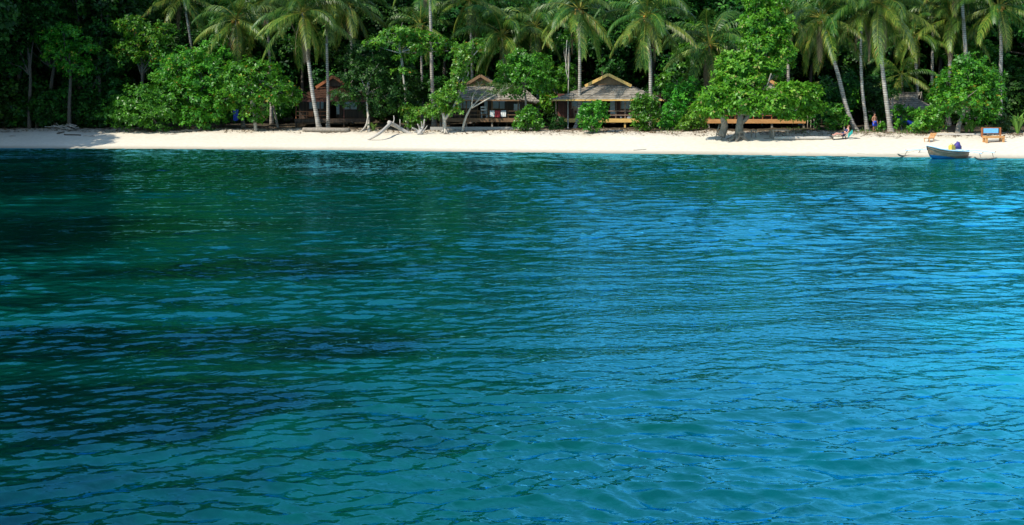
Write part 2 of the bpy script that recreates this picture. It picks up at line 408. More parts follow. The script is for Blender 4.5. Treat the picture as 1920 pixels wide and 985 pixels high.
soil2 = N.new('ShaderNodeMapRange'); soil2.inputs[1].default_value = 9.6; soil2.inputs[2].default_value = 12.5; L.new(sd, soil2.inputs[0])
dirt = ramp(N, L, n2, [(.3, (.035, .028, .018)), (.7, (.09, .07, .045))])
L.new(mix(N, L, soil2.outputs[0], sand2, dirt), b.inputs['Base Color']); b.inputs['Roughness'].default_value = .95
b.inputs['Specular IOR Level'].default_value = .1
bump(N, L, math_(N, L, 'ADD', n2, math_(N, L, 'MULTIPLY', n3, .4)), .35, .06, b)
o = link('ground', new_mesh('ground', v, f, S_.ravel(), True), gm); tag(o, kind='structure')

WAVE_SLOPE = .21
# sea: one sheet with real swell in it, finer ripples from the surface normal
rows_ = [2.5]
while rows_[-1] < 95: rows_.append(rows_[-1] + min(.10, .0036 * rows_[-1]))
D_ = np.concatenate([[-600, -150, -40, -12, -4, 0, 1.5], rows_])
NU = 1550
U_ = np.concatenate([[-40, -8, -2.5, -1.4], np.linspace(-1, 1, NU), [1.4, 2.5, 8, 40]])
W_ = .58 * np.maximum(D_, 2) + 13
Xw = (U_[None, :] * W_[:, None]); Yw = np.repeat(D_[:, None], len(U_), 1)
X4 = Xw.astype(np.float32); Y4 = Yw.astype(np.float32)
rngW = np.random.default_rng(11)
sp = np.maximum(np.gradient(D_)[:, None], (W_ * 2 / NU)[:, None]).astype(np.float32)
gust = (np.sin(X4 * .19 + 1.1 * np.sin(Y4 * .12)) * np.sin(Y4 * .27 + .8 * np.sin(X4 * .16 + 2)) + .6 * np.sin(X4 * .43 - Y4 * .31 + 1) * np.sin(Y4 * .52 + X4 * .2))
gust = np.clip(1 + .6 * gust, .25, 2)
warpx = .2 * np.sin(Y4 * .9 + 1.2 * np.sin(X4 * .5)) + .13 * np.sin(X4 * 1.3 + Y4 * .7); warpy = .17 * np.sin(X4 * .8 + 1.5 * np.sin(Y4 * .6)) + .1 * np.sin(X4 * 1.9 - Y4 * 1.1)
Xq = X4 + warpx; Yq = Y4 + warpy
Zw = np.zeros_like(X4); Dx = np.zeros_like(X4); Dy = np.zeros_like(X4); NW = 130
for i in range(NW):
    q = (i + .5) / NW; lam = .085 * (1.6 / .085) ** q; th = rngW.normal(R(94), R(17 + 9 * math.sin(i * 2.1) ** 2)); kk = 2 * math.pi / lam
    slope = WAVE_SLOPE * math.sqrt(2 / NW) * np.interp(lam, [.09, .17, .35, .8, 1.6], [1.5, 1.65, 1.0, .48, .26])
    fade = np.clip((lam * max(.5, abs(math.sin(th))) / sp - 2.2) / 1.5, 0, 1) * (gust if lam < 1.2 else 1)
    ph_ = np.float32(kk * math.cos(th)) * Xq + np.float32(kk * math.sin(th)) * Yq + np.float32(rngW.uniform(0, 6.28))
    am = np.float32(slope / kk) * fade; Zw += am * np.sin(ph_); c_ = am * np.cos(ph_) * .9
    Dx += c_ * np.float32(math.cos(th)); Dy += c_ * np.float32(math.sin(th))
Zw = Zw.astype(float)
Zw *= np.clip((shore(Xw) - Yw) / 1.5, .6, 1)
inn = np.clip((1 - np.abs(U_)) * 12, 0, 1)[None, :] * np.clip((D_ - 2.6) / 1.5, 0, 1)[:, None]; Zw *= inn
# body colour by place: pale sand, dark reefs and a painted side-to-side light gradient
def blob(px, py, rx, ry, amt):
    D = F * CH / (py - YH); x = (px - 960) / F * D; wx = rx / F * D; dy = D * ry / (py - YH)
    return amt * np.exp(-((Xw - x) / wx) ** 2 - ((Yw - D) / dy) ** 2)
base_ = np.interp(Xw / np.maximum(Yw + 6, 6), [-.5, -.2, .1, .4], [.03, .12, .40, .95])  # dark left to bright right: fall-off in light put into the water colour
reef_and_light = base_
for p in [(330, 370, 260, 10, .35), (560, 395, 190, 16, .42), (120, 392, 160, 9, .3), (420, 455, 150, 18, .4), (700, 430, 130, 22, .35), (170, 490, 170, 18, .3),
          (330, 540, 230, 16, .32), (230, 595, 330, 14, .4), (620, 580, 180, 16, .25), (520, 800, 60, 30, .25), (860, 690, 200, 25, .2), (1250, 480, 220, 20, .15),
          (1850, 620, 160, 30, .3), (1500, 880, 260, 60, .2), (1700, 700, 300, 40, .2),
          (250, 425, 240, 12, -.45), (40, 442, 160, 12, -.45), (520, 505, 220, 16, -.32), (760, 460, 60, 12, -.2), (500, 640, 230, 22, -.35), (80, 640, 150, 24, -.35), (650, 660, 140, 16, -.25),
          (300, 760, 300, 40, -.25), (800, 830, 160, 30, -.12), (1480, 500, 120, 18, -.3), (1640, 490, 130, 14, -.25), (1560, 570, 160, 20, -.2), (1400, 440, 160, 12, -.3), (1500, 390, 260, 14, -.3),
          (300, 310, 420, 12, -.4), (900, 312, 500, 12, -.25), (1100, 790, 200, 30, -.1), (1650, 330, 300, 14, -.2)]:
    reef_and_light = reef_and_light + blob(*p)
reef_and_light = np.clip(reef_and_light, 0, 1)
nr, nc = Xw.shape; idx = np.arange(nr * nc).reshape(nr, nc)
f = np.stack([idx[:-1, :-1], idx[:-1, 1:], idx[1:, 1:], idx[1:, :-1]], -1).reshape(-1, 4)
wm, N, L, b = mat('sea_water'); N.remove(b); out = N['Material Output']
geo = N.new('ShaderNodeNewGeometry'); P = geo.outputs['Position']
def vmath(op, a_, b_=None, scale=None):
    m = N.new('ShaderNodeVectorMath'); m.operation = op
    for s, vv in zip(m.inputs, (a_, b_)):
        if vv is None: continue
        if isinstance(vv, tuple): s.default_value = vv
        else: L.new(vv, s)
    if scale is not None:
        if isinstance(scale, (int, float)): m.inputs['Scale'].default_value = scale
        else: L.new(scale, m.inputs['Scale'])
    return m.outputs['Value'] if op in ('DOT_PRODUCT', 'LENGTH') else m.outputs[0]
def height(p):
    def nz(sc_, rot, det, dist=0):
        mp = N.new('ShaderNodeMapping'); mp.inputs['Scale'].default_value = sc_; mp.inputs['Rotation'].default_value = (0, 0, rot); L.new(p, mp.inputs[0])
        return noise(N, L, mp.outputs[0], 1, det, .5, dist)
    h = math_(N, L, 'MULTIPLY', nz((5, 9, 1), R(-6), 2, .4), WAVE_A)
    h = math_(N, L, 'ADD', h, math_(N, L, 'MULTIPLY', nz((11, 19, 1), R(9), 2, .3), WAVE_B))
    return h
WAVE_A, WAVE_B = .017, .006
EPS = .006
h0 = height(P); hx = height(vmath('ADD', P, (EPS, 0, 0))); hy = height(vmath('ADD', P, (0, EPS, 0)))
calm = noise(N, L, coords(N, L, 'Object', (.05, .10, 1)), 1, 3, .55)
calm = math_(N, L, 'MULTIPLY_ADD', calm, 1.7); calm.node.inputs[2].default_value = -.05
k_ = math_(N, L, 'MULTIPLY', calm, -1 / EPS)
cx = N.new('ShaderNodeCombineXYZ')
L.new(math_(N, L, 'MULTIPLY', math_(N, L, 'SUBTRACT', hx, h0), k_), cx.inputs[0])
L.new(math_(N, L, 'MULTIPLY', math_(N, L, 'SUBTRACT', hy, h0), k_), cx.inputs[1])
nrm = vmath('NORMALIZE', vmath('ADD', geo.outputs['Normal'], cx.outputs[0]))
a = N.new('ShaderNodeAttribute'); a.attribute_name = 'tone'
nb = noise(N, L, coords(N, L, 'Object', (.16, .22, 1)), 1, 4, .6); nb2 = noise(N, L, coords(N, L, 'Object', (.9, 1.3, 1)), 1, 4, .6); nb3 = noise(N, L, coords(N, L, 'Object', (2.6, 3.4, 1)), 1, 4, .65)
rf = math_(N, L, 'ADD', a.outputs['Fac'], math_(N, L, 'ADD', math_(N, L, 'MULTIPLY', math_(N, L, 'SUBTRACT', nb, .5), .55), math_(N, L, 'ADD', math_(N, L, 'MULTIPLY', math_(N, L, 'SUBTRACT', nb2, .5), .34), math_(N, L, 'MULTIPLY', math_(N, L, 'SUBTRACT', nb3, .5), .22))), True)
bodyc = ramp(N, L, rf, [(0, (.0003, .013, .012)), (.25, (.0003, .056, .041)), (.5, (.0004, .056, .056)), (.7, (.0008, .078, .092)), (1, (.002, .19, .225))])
sh_ = N.new('ShaderNodeAttribute'); sh_.attribute_name = 'shallow'
bodyc = mix(N, L, math_(N, L, 'MULTIPLY', sh_.outputs['Fac'], .6), bodyc, (.06, .075, .035))
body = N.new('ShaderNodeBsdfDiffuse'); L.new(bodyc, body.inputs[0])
gl = N.new('ShaderNodeBsdfGlossy'); gl.inputs['Roughness'].default_value = .015; gl.inputs[0].default_value = (.14, .70, 1, 1)
L.new(nrm, gl.inputs['Normal'])
fr = N.new('ShaderNodeFresnel'); fr.inputs['IOR'].default_value = 1.38; L.new(nrm, fr.inputs['Normal'])
mx = N.new('ShaderNodeMixShader'); L.new(math_(N, L, 'MINIMUM', math_(N, L, 'ADD', math_(N, L, 'MULTIPLY', fr.outputs[0], 1.7), .05), .88), mx.inputs[0]); L.new(body.outputs[0], mx.inputs[1]); L.new(gl.outputs[0], mx.inputs[2])
L.new(mx.outputs[0], out.inputs[0])
o = link('sea', new_mesh('sea', np.stack([Xw + Dx * inn, Yw + Dy * inn, Zw], -1).reshape(-1, 3), f, reef_and_light.ravel(), True), wm); tag(o, kind='structure')
at_ = o.data.attributes.new('shallow', 'FLOAT', 'POINT'); at_.data.foreach_set('value', np.exp(-np.clip((shore(Xw) - Yw) / .8, 0, 30)).astype(np.float32).ravel())

# ------------------------------------------------------------------ jungle on the hill: one mass
def jungle_mass():
    rng = np.random.default_rng(5); bl = []
    def put(x, y, r, up):
        bl.append(((x, y, gz(x, y) + up), (r, r, r * .85)))
    for x in np.arange(-95, 90, 3.6):                       # hillside behind
        for s in (30, 33.5, 37, 41, 45, 49, 53, 58, 64, 70, 78):
            xx = x + rng.uniform(-2, 2); yy = shore(xx) + s + rng.uniform(-2, 2)
            if abs(xx) > .62 * yy + 12: continue
            put(xx, yy, rng.uniform(2.4, 3.8), rng.uniform(2.5, 9.5))
    for x in np.arange(-60, 60, 4.2):                       # undergrowth wall at the foot of the hill
        for up in (1.5, 5, 8.5, 12):
            xx = x + rng.uniform(-2, 2); put(xx, shore(xx) + 31 + rng.uniform(-1, 1.5) + up * .15, rng.uniform(2.2, 3), up)
    C, O = crown_points(rng, bl, 16, .25)
    v, f, t = rosettes(rng, C, O, 6, .42, .5)
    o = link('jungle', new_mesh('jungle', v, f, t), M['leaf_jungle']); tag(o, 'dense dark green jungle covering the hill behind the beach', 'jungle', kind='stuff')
jungle_mass()

# ------------------------------------------------------------------ jungle trees, one of each kind, then copies
def proto_tree(seed, H, cr, nb, size, leafm, dens):
    rd = random.Random(seed); root = thing('jungle_tree', 'x', 'tree')
    bl = []
    for i in range(nb):
        a_ = i * 2.4 + rd.random(); rr = cr * rd.uniform(.15, .85) * (0 if i == 0 else 1)
        zz = H * rd.uniform(.42, .95) if i else H * .95
        bl.append(((math.cos(a_) * rr, math.sin(a_) * rr, zz), (cr * rd.uniform(.4, .6), cr * rd.uniform(.4, .6), cr * rd.uniform(.32, .45))))
    mb = MB(); p = catmull([(0, 0, -1), (rd.uniform(-.2, .2), 0, H * .3), (rd.uniform(-.5, .5), rd.uniform(-.4, .4), H * .6), (0, 0, H * .92)], 5)
    mb.tube(p, [.22 * (1 - .7 * i / (len(p) - 1)) for i in range(len(p))], 7)
    limbs(mb, (0, 0, H * .5), bl[1:], .09, seed)
    obj('trunk', mb, M['bark_dark'], root, smooth=True)
    link('crown', crown_mesh('crown', seed, bl, size, dens, 7, .52, .3), M[leafm], root)
    return root
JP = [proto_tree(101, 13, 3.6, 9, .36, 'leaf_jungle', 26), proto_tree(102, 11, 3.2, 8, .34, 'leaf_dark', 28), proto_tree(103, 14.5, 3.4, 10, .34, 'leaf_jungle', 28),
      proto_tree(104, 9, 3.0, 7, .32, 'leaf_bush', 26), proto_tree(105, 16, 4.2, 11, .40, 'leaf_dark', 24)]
JL = ['tall broadleaf jungle tree with layered dark crown behind the bungalows', 'dense dark green broadleaf tree in the jungle behind the palms', 'tall narrow jungle tree rising between the palms',
      'mid green rounded tree at the front of the jungle', 'huge spreading dark jungle tree on the slope behind']
first = [True] * 5
rdj = random.Random(8)
def put_tree(i, px, D, sc_, label=None, up=0):
    p = gp(px, D); p.z += up - .2
    rz = rdj.uniform(0, 6.28)
    if first[i]:
        r = JP[i]; first[i] = False; r.location = p; r.rotation_euler = (0, 0, rz); r.scale = (sc_,) * 3
        r['label'] = label or JL[i]; r['group'] = 'jungle trees behind the beach'
    else: r = copy_thing(JP[i], p, rz, sc_, label or JL[i], 'jungle trees behind the beach')
    return r
for k, px in enumerate(range(-60, 2000, 76)):               # row on the flat behind the bungalows
    put_tree([0, 2, 1, 4, 3, 1, 0][k % 7], px + rdj.uniform(-25, 25), Ds(px, 28) + rdj.uniform(-2, 3), rdj.uniform(.8, 1.1))
for k, px in enumerate(range(-90, 2040, 118)):
    put_tree([4, 0, 2][k % 3], px + rdj.uniform(-40, 40), Ds(px, 38) + rdj.uniform(-3, 5), rdj.uniform(.95, 1.2))
SH = 'tall jungle tree standing in deep shade at the far left'
for px, D, s_, i in [(-30, 88, 1.15, 4), (40, 92, 1.1, 0), (95, 90, 1.0, 1), (150, 93, 1.1, 2), (205, 91, 1.05, 0), (265, 93, 1.0, 1), (-80, 82, 1.2, 4), (330, 95, .95, 0)]:
    put_tree(i, px, D, s_, SH)
for x, y, s_, i in [(-51, 70, 1.25, 4), (-55, 64, 1.3, 4), (-60, 60, 1.4, 0), (-54, 72, 1.35, 4), (-59, 68, 1.4, 2), (-49, 79, 1.4, 4), (-56, 80, 1.5, 4), (-48, 87, 1.5, 4), (-64, 58, 1.4, 4), (-65, 70, 1.5, 4), (-61, 86, 1.5, 4)]:
    put_tree(i, 960 + x / y * F, y, s_, 'very tall dark tree on the headland beyond the left end of the beach')

# ------------------------------------------------------------------ coconut palms
def frond_mesh(seed, el, Lf, old):
    rd = random.Random(seed); n = 16; p = Vector((0, 0, 0)); a_ = R(el); P_ = [p.copy()]; step = Lf / n
    droop = R(100 if el > 30 else 75 if el > -10 else 38)
    for i in range(n):
        t = (i + 1) / n; ang = a_ - droop * t ** 1.6
        ang = max(ang, R(-88)); p = p + Vector((math.cos(ang), .03 * math.sin(seed + t * 3), math.sin(ang))) * step; P_.append(p.copy())
    vs, fs, ts = [], [], []
    def quad(a, b, c, d, t0, t1):
        k = len(vs); vs.extend([a, b, c, d]); fs.append((k, k + 1, k + 2, k + 3)); ts.extend([t0, t0, t1, t1])
    # rachis
    for i in range(n):
        wd = .055 * (1 - i / n) + .012; s = Vector((0, wd, 0)); u = Vector((0, 0, wd * .7))
        tn = .95 if i < n * .45 else .8
        quad(P_[i] - s, P_[i] + s, P_[i + 1] + s * .9, P_[i + 1] - s * .9, tn, tn); quad(P_[i] + u, P_[i] - u, P_[i + 1] - u * .9, P_[i + 1] + u * .9, tn, tn)
    nl = 44
    for i in range(nl):
        t = .14 + .86 * (i / (nl - 1)); q = t * n; j = min(int(q), n - 1); b = P_[j].lerp(P_[j + 1], q - j); T = (P_[j + 1] - P_[j]).normalized()
        ll = Lf * .25 * (math.sin(math.pi * min(1, (t * .82 + .12))) ** .7) * rd.uniform(.85, 1.1) + .1
        for sd_ in (-1, 1):
            if rd.random() < .04: continue
            out_ = Vector((0, sd_, 0)); fw = .55 + .6 * t
            d0 = (out_ * (1.0 - .3 * t) + T * fw + Vector((0, 0, .12))).normalized()
            g = rd.uniform(.75, 1.3) * (1.25 if old else 1)
            d1 = (d0 + Vector((0, 0, -g * .95))).normalized(); d2 = (d1 + Vector((0, 0, -g * .9))).normalized()
            m1 = b + d0 * ll * .35; m2 = m1 + d1 * ll * .37; e = m2 + d2 * ll * .3
            w0 = .03; ww = .033 * T
            tn = min(.97, max(0, rd.gauss(.34 + (.28 if old else 0), .17))); tt = min(.97, tn + (.16 if old else .06))
            quad(b - ww * .6, b + ww * .6, m1 + ww, m1 - ww, tn, tn); quad(m1 - ww, m1 + ww, m2 + ww * .75, m2 - ww * .75, tn, tt)
            quad(m2 - ww * .75, m2 + ww * .75, e + ww * .1, e - ww * .1, tt, tt)
    return new_mesh('frond', vs, fs, ts)
FR = {}
for e_ in (78, 60, 42, 24, 6, -14, -34, -56):
    FR[e_] = [frond_mesh(7 + e_ + 31 * q, e_ + 4 * q, 4.0, e_ < 0) for q in range(2)]
    for m_ in FR[e_]: m_.materials.append(M['frond'])
FR_DRY = [frond_mesh(91 + q, -66, 3.3, True) for q in range(2)]
for m_ in FR_DRY: m_.materials.append(M['leaf_dry'])
cocome = MB(); cocome.ball((0, 0, 0), (.11, .11, .14), 8, 6); COCO = new_mesh('coconut', cocome.v, cocome.f, None, True); COCO.materials.append(M['coconut'])
def palm(label, base, path, scale=1., nf=20, coco=0, seed=0, r=.15, lean_az=None, dead=2, low=-56):
    """path: world points from the base to the crown"""
    rd = random.Random(seed); root = thing('coconut_palm', label, 'palm tree', base, 0, 'coconut palms along the beach')
    pts = [Vector(p) - base for p in path]; pts[0] = pts[0] - Vector((0, 0, .2)); cp = catmull(pts, 9); mb = MB(); n = len(cp)
    rr = [r * (1.0 - .38 * i / (n - 1)) * (1.75 if i == 0 else 1.45 if i == 1 else 1.2 if i == 2 else 1.06 if i == 3 else 1) * (1.04 if i % 2 else .98) for i in range(n)]
    mb.tube(cp, rr, 10); obj('trunk', mb, M['palm_trunk'], root, smooth=True)
    top = cp[-1]
    els = [78, 60, 60, 42, 42, 24, 24, 6, 6, -14, -14, -34, -34, -56, -56]
    nf_ = nf + 1
    for i in range(nf_):
        e_ = els[int(i * len(els) / nf_)]
        if e_ < low: e_ = low if low in FR else -34
        az = i * 2.399 + rd.uniform(-.3, .3) + seed
        fo = bpy.data.objects.new('frond', FR[e_][rd.randrange(2)]); COL.objects.link(fo); fo.parent = root
        fo.location = top + Vector((math.cos(az) * .08, math.sin(az) * .08, .05 * (e_ / 60))); s = scale * rd.uniform(.88, 1.12)
        fo.scale = (s, s, s); fo.rotation_euler = (rd.uniform(-.25, .25), 0, az)
    for i in range(1 + seed % 3):
        fo = bpy.data.objects.new('frond', FR_DRY[i % 2]); COL.objects.link(fo); fo.parent = root; fo.location = top + Vector((0, 0, -.15)); fo['label'] = 'dry brown hanging frond'
        s = scale * rd.uniform(.8, 1.05); fo.scale = (s, s * .7, s); fo.rotation_euler = (0, 0, seed * 1.7 + i * 2.2)
    for i in range(coco):
        a_ = i * 2.4 + seed; c = bpy.data.objects.new('coconut', COCO); COL.objects.link(c); c.parent = root
        c.location = top + Vector((math.cos(a_) * .3, math.sin(a_) * .3, -.15 - .12 * (i % 3))); c.rotation_euler = (.5, 0, a_); c.scale = (1.15,) * 3
    return root
def ppath(base, D, lst): return [base] + [pt(a_, b_, D + (c_[0] if c_ else 0)) for a_, b_, *c_ in lst]
def palm_at(label, base, lst, **k): return palm(label, base, ppath(base, base.y, lst), **k)
palm_at('coconut palm with crown spreading above the shrubs left of the red roofed bungalow', gp(456, 90), [(452, 180), (447, 110), (443, 36)], scale=1.12, nf=22, coco=4, seed=1)
palm_at('coconut palm curving up in front of the red roofed bungalow', gpix(600, 245), [(587, 180), (578, 110), (568, 24)], scale=1.15, nf=21, seed=2, r=.19)
palm_at('straight grey trunked palm just right of the curving palm', gp(615, 86), [(615, 180), (613, 90), (612, -6)], scale=1.05, nf=20, seed=3, r=.15)
palm_at('coconut palm partly cut by the top edge above the left shrubs', gp(364, 93), [(364, 150), (356, 70), (343, -8)], scale=1.05, nf=20, seed=4)
palm_at('palm whose tall bare trunk rises out of frame over the driftwood', gp(815, 89), [(810, 150), (808, 60), (804, -70)], scale=1.1, nf=18, seed=5, r=.18)
palm_at('palm with orange coconuts behind the tall bare trunk', gp(792, Ds(792, 22)), [(792, 180), (790, 110), (787, 47)], scale=.95, nf=18, coco=6, seed=6)
palm_at('palm with upright plume of fronds behind the brown gabled bungalow', gp(955, 92), [(950, 180), (945, 120), (942, 66)], scale=1.2, nf=22, coco=3, seed=7)
palm_at('dark palm between the brown gabled and yellow gabled bungalows', gp(1010, Ds(1010, 23)), [(1008, 170), (1006, 110), (1003, 50)], scale=1.05, nf=18, seed=8)
palm_at('straight coconut palm with orange coconuts at left corner of the yellow gabled bungalow', gpix(1077, 241), [(1084, 220), (1086.5, 185), (1087, 110), (1086, 17)], scale=1.05, nf=20, coco=9, seed=9, r=.17)
palm_at('palm standing at right corner of the yellow gabled bungalow', gp(1220, 82), [(1220, 190), (1219, 110), (1214, 30)], scale=1.15, nf=21, coco=3, seed=10, r=.17)
palm_at('palm with long arching fronds reaching over the roof right of the yellow gable', gp(1346, 86), [(1343, 200), (1338, 140), (1330, 84)], scale=1.2, nf=22, coco=3, seed=11, r=.17)
palm_at('leaning coconut palm with trunk tilting left beside the reclining sunbather', gpix(1607, 246), [(1588, 205), (1570, 135), (1553, 80), (1540, 34)], scale=1.1, nf=20, coco=4, seed=12, r=.18)
palm_at('slim palm trunk between the leaning palm and the standing man', gpix(1627, 246), [(1617, 170), (1614, 95), (1617, 22)], scale=.95, nf=16, seed=13, r=.13)
palm_at('coconut palm with broad drooping crown just right of the standing man', gpix(1671, 247), [(1662, 190), (1653, 110), (1649, 8)], scale=1.2, nf=23, seed=14, r=.18)
palm_at('short slender palm behind the grey thatched hut roof', gp(1724, 84), [(1722, 195), (1717, 115), (1714, 66)], scale=.85, nf=16, seed=15, r=.15)
palm_at('palm with hanging fronds above the round bushy tree', gp(1778, 83), [(1779, 160), (1782, 100), (1783, 34)], scale=1.0, nf=18, seed=16, r=.18)
palm_at('palm with tall trunk leaving the frame above the round bushy tree', gp(1818, 81), [(1815, 150), (1810, 90), (1800, -55)], scale=1.1, nf=18, seed=17, r=.2)
palm_at('palm with orange coconuts nearest the right edge', gp(1876, 80), [(1876, 150), (1877, 80), (1873, 12)], scale=1.0, nf=19, coco=7, seed=18, r=.17)
palm_at('young low palm in shade behind the broad drooping palm', gp(1694, 83), [(1692, 170), (1690, 140)], scale=.75, nf=14, seed=19, r=.12)
palm_at('palm crown touching the top edge above the big almond tree', gp(1478, 87), [(1478, 120), (1476, 30)], scale=1.05, nf=18, seed=20)
palm_at('palm in the second row above the red roofed bungalow', gp(660, 94), [(660, 120), (655, 10)], scale=1.05, nf=18, seed=22)
palm_at('palm in the second row above the grey hut at right', gp(1745, 86), [(1748, 130), (1750, 10)], scale=1.0, nf=18, seed=24)
palm_at('palm crown at the top edge above the leaning sea grape tree', gp(885, 94), [(885, 120), (880, 0)], scale=1.0, nf=18, seed=25)
palm_at('palm rising out of frame at the top left of the shaded shrubs', gp(510, 96), [(506, 130), (500, 0)], scale=1.05, nf=18, seed=26)

# ------------------------------------------------------------------ bungalows
def thatch_slope(mb, bl, br, tl, tr, rows, rd, lift=.05, kl=None, kr=None, nseg=26):
    """bl, br: eave ends; tl, tr: top ends; kl / kr: an optional bend on the left / right boundary"""
    bl, br, tl, tr = map(Vector, (bl, br, tl, tr))
    def side(a, b, k, t):
        if k is None: return a.lerp(b, t)
        tk, q = k; q = Vector(q)
        return a.lerp(q, t / tk) if t < tk else q.lerp(b, (t - tk) / (1 - tk))
    nrm_ = (br - bl).cross(tl - bl).normalized()
    if nrm_.z < 0: nrm_ = -nrm_
    for i in range(rows):
        t0 = max(0, i / rows - .02); t1 = (i + 1) / rows; vs = []
        up = nrm_ * (lift + rd.uniform(0, .02))
        for j in range(nseg + 1):
            u = j / nseg; jt = rd.uniform(-.022, .024)
            a_ = side(bl, tl, kl, max(0, t0 + jt)).lerp(side(br, tr, kr, max(0, t0 + jt)), u) + up + Vector((0, 0, rd.uniform(-.07, .03)))
            c_ = side(bl, tl, kl, t1).lerp(side(br, tr, kr, t1), u) + nrm_ * .004
            vs += [a_ - nrm_ * (lift + .05) - Vector((0, 0, .03)), a_, c_]
        fs = []
        for j in range(nseg):
            k = j * 3; fs += [(k, k + 3, k + 4, k + 1), (k + 1, k + 4, k + 5, k + 2)]
        mb.add(vs, fs, rd.uniform(0, .35))
        for j in range(nseg + 1): mb.t[len(mb.v) - len(vs) + j * 3 + 1] = rd.uniform(.5, 1.0)
def bungalow(label, loc, rz, W, sc_, c):
    root = thing('bungalow', label, 'bungalow', loc, rz, 'beach bungalows'); root.scale = (sc_,) * 3
    rd = random.Random(int(W * 100)); h = W / 2
    dz = c.get('deck', .80); EV = 2.38; RG = 4.4; wy = 2.2
    ns = 4
    for i in range(ns):
        x = -h + .12 + (W - .24) * i / (ns - 1)
        obj('stilt', MB().box((x, .16, (dz - .3 - .4) / 2), (.14, .14, dz - .3 + .4)), M[c['stilt']], root)
        obj('stilt', MB().box((x, 4.2, (dz - .3 - .4) / 2), (.14, .14, dz - .3 + .4)), M[c['stilt']], root)
        obj('veranda_post', MB().box((x, .22, (dz + EV) / 2 + .02), (.1, .1, EV - dz + .1)), M[c['post']], root)
    obj('deck_beam', MB().box((0, 0, dz - .17), (W, .08, .32)), M[c['beam']], root)
    obj('deck', MB().box((0, 3.3, dz - .03), (W - .02, 6.5, .06)), M['brown_wood'], root)
    for s in (-1, 1): obj('side_beam', MB().box((s * (h - .04), 3.3, dz - .2), (.07, 6.48, .26)), M[c['beam']], root)
    # walls with openings: windows at left, door in the middle, window at right
    wt = 2.9; ops = [(-h * .72, -h * .30, dz + .85, dz + 1.7), (-h * .12, h * .13, dz, dz + 1.9), (h * .22, h * .62, dz + .8, dz + 1.7)]
    mb = MB(); x = -h + .05
    for (a_, b_, z0, z1) in ops:
        mb.box(((x + a_) / 2, wy, (dz + wt) / 2), (a_ - x, .1, wt - dz))
        mb.box(((a_ + b_) / 2, wy, (z1 + wt) / 2), (b_ - a_, .1, wt - z1))
        if z0 > dz + .01: mb.box(((a_ + b_) / 2, wy, (dz + z0) / 2), (b_ - a_, .1, z0 - dz))
        x = b_
    mb.box(((x + h - .05) / 2, wy, (dz + wt) / 2), (h - .05 - x, .1, wt - dz))
    for s in (-1, 1): mb.box((s * (h - .1), (wy + 6.4) / 2 + .05, (dz + wt - .5) / 2), (.1, 6.4 - wy - .1, wt - .5 - dz))
    mb.box((0, 6.4, (dz + wt - .4) / 2), (W - .1, .1, wt - .4 - dz))
    obj('wall', mb, M[c['wall']], root)
    for k, (a_, b_, z0, z1) in enumerate(ops):
        if k == 1:
            d = obj('door', MB().box(((a_ + b_) / 2 + .28, wy - .03, (z0 + z1) / 2), ((b_ - a_) * .46, .05, z1 - z0 - .04)), M[c['wall']], root)
            obj('pane', MB().box(((a_ + b_) / 2 + .28, wy - .06, (z0 + z1) / 2 + .1), ((b_ - a_) * .36, .02, (z1 - z0) * .72)), M['curtain'], d)
            obj('door_frame', MB().box((a_ - .03, wy - .07, (z0 + z1) / 2), (.07, .06, z1 - z0)).box((b_ + .03, wy - .07, (z0 + z1) / 2), (.07, .06, z1 - z0)).box(((a_ + b_) / 2, wy - .075, z1 + .03), (b_ - a_ + .14, .06, .07)), M[c['trim']], root)
        else:
            f_ = MB()
            for xx in (a_, (a_ + b_) / 2, b_): f_.box((xx, wy - .07, (z0 + z1) / 2), (.06, .05, z1 - z0 + .05))
            for zz in (z0 - .02, z1 + .02): f_.box(((a_ + b_) / 2, wy - .075, zz), (b_ - a_ + .12, .06, .06))
            wn_ = obj('window', f_, M[c['trim']], root)
            obj('pane', MB().box(((a_ + b_) / 2, wy, (z0 + z1) / 2), (b_ - a_, .02, z1 - z0)), M['curtain'], wn_)
    # railing
    if c.get('rail', True):
        r_ = MB(); seg = c.get('railseg', [(-h + .15, h - .15)])
        for (x0, x1) in seg:
            for zz in (.28, .62): r_.box(((x0 + x1) / 2, .1, dz + zz), (x1 - x0, .05, .06))
            n = max(2, int((x1 - x0) / .75))
            for i in range(n + 1): r_.box((x0 + (x1 - x0) * i / n, .14, dz + .31), (.06, .03, .62))
        obj('railing', r_, M[c['railm']], root)
    # roof: hipped thatch with a gablet at the front
    xf = h + .12; yf = -.55; xb = h + .95; zb = EV - .36; yb = 7.0
    gz_, gy_ = 3.62, 1.45; gw = (RG - gz_) / ((RG - EV) / xf) * .93; ay = 1.0; by = 5.4
    mb = MB(); rows = 8
    thatch_slope(mb, (-xf, yf, EV), (xf, yf, EV), (-gw, gy_, gz_), (gw, gy_, gz_), 6, rd, nseg=34)
    for s in (1, -1):
        thatch_slope(mb, (s * xf, yf, EV), (s * xb, yb, zb), (0, ay, RG), (0, by, RG), rows, rd, kl=(.62, (s * gw * 1.0, gy_ - .12, gz_)))
    thatch_slope(mb, (-xb, yb, zb), (xb, yb, zb), (-.05, by, RG), (.05, by, RG), rows, rd)
    rf_ = obj('roof', mb, M[c['roof']], root)
    obj('ridge_cap', MB().beam((0, ay - .05, RG + .06), (0, by + .1, RG + .06), .34, .09), M[c['roof']], root)
    obj('gable', MB().add([(-gw, gy_ - .1, gz_), (gw, gy_ - .1, gz_), (0, gy_ - .1, RG)], [(0, 1, 2)]) or MB(), M[c['gable']], root) if False else None
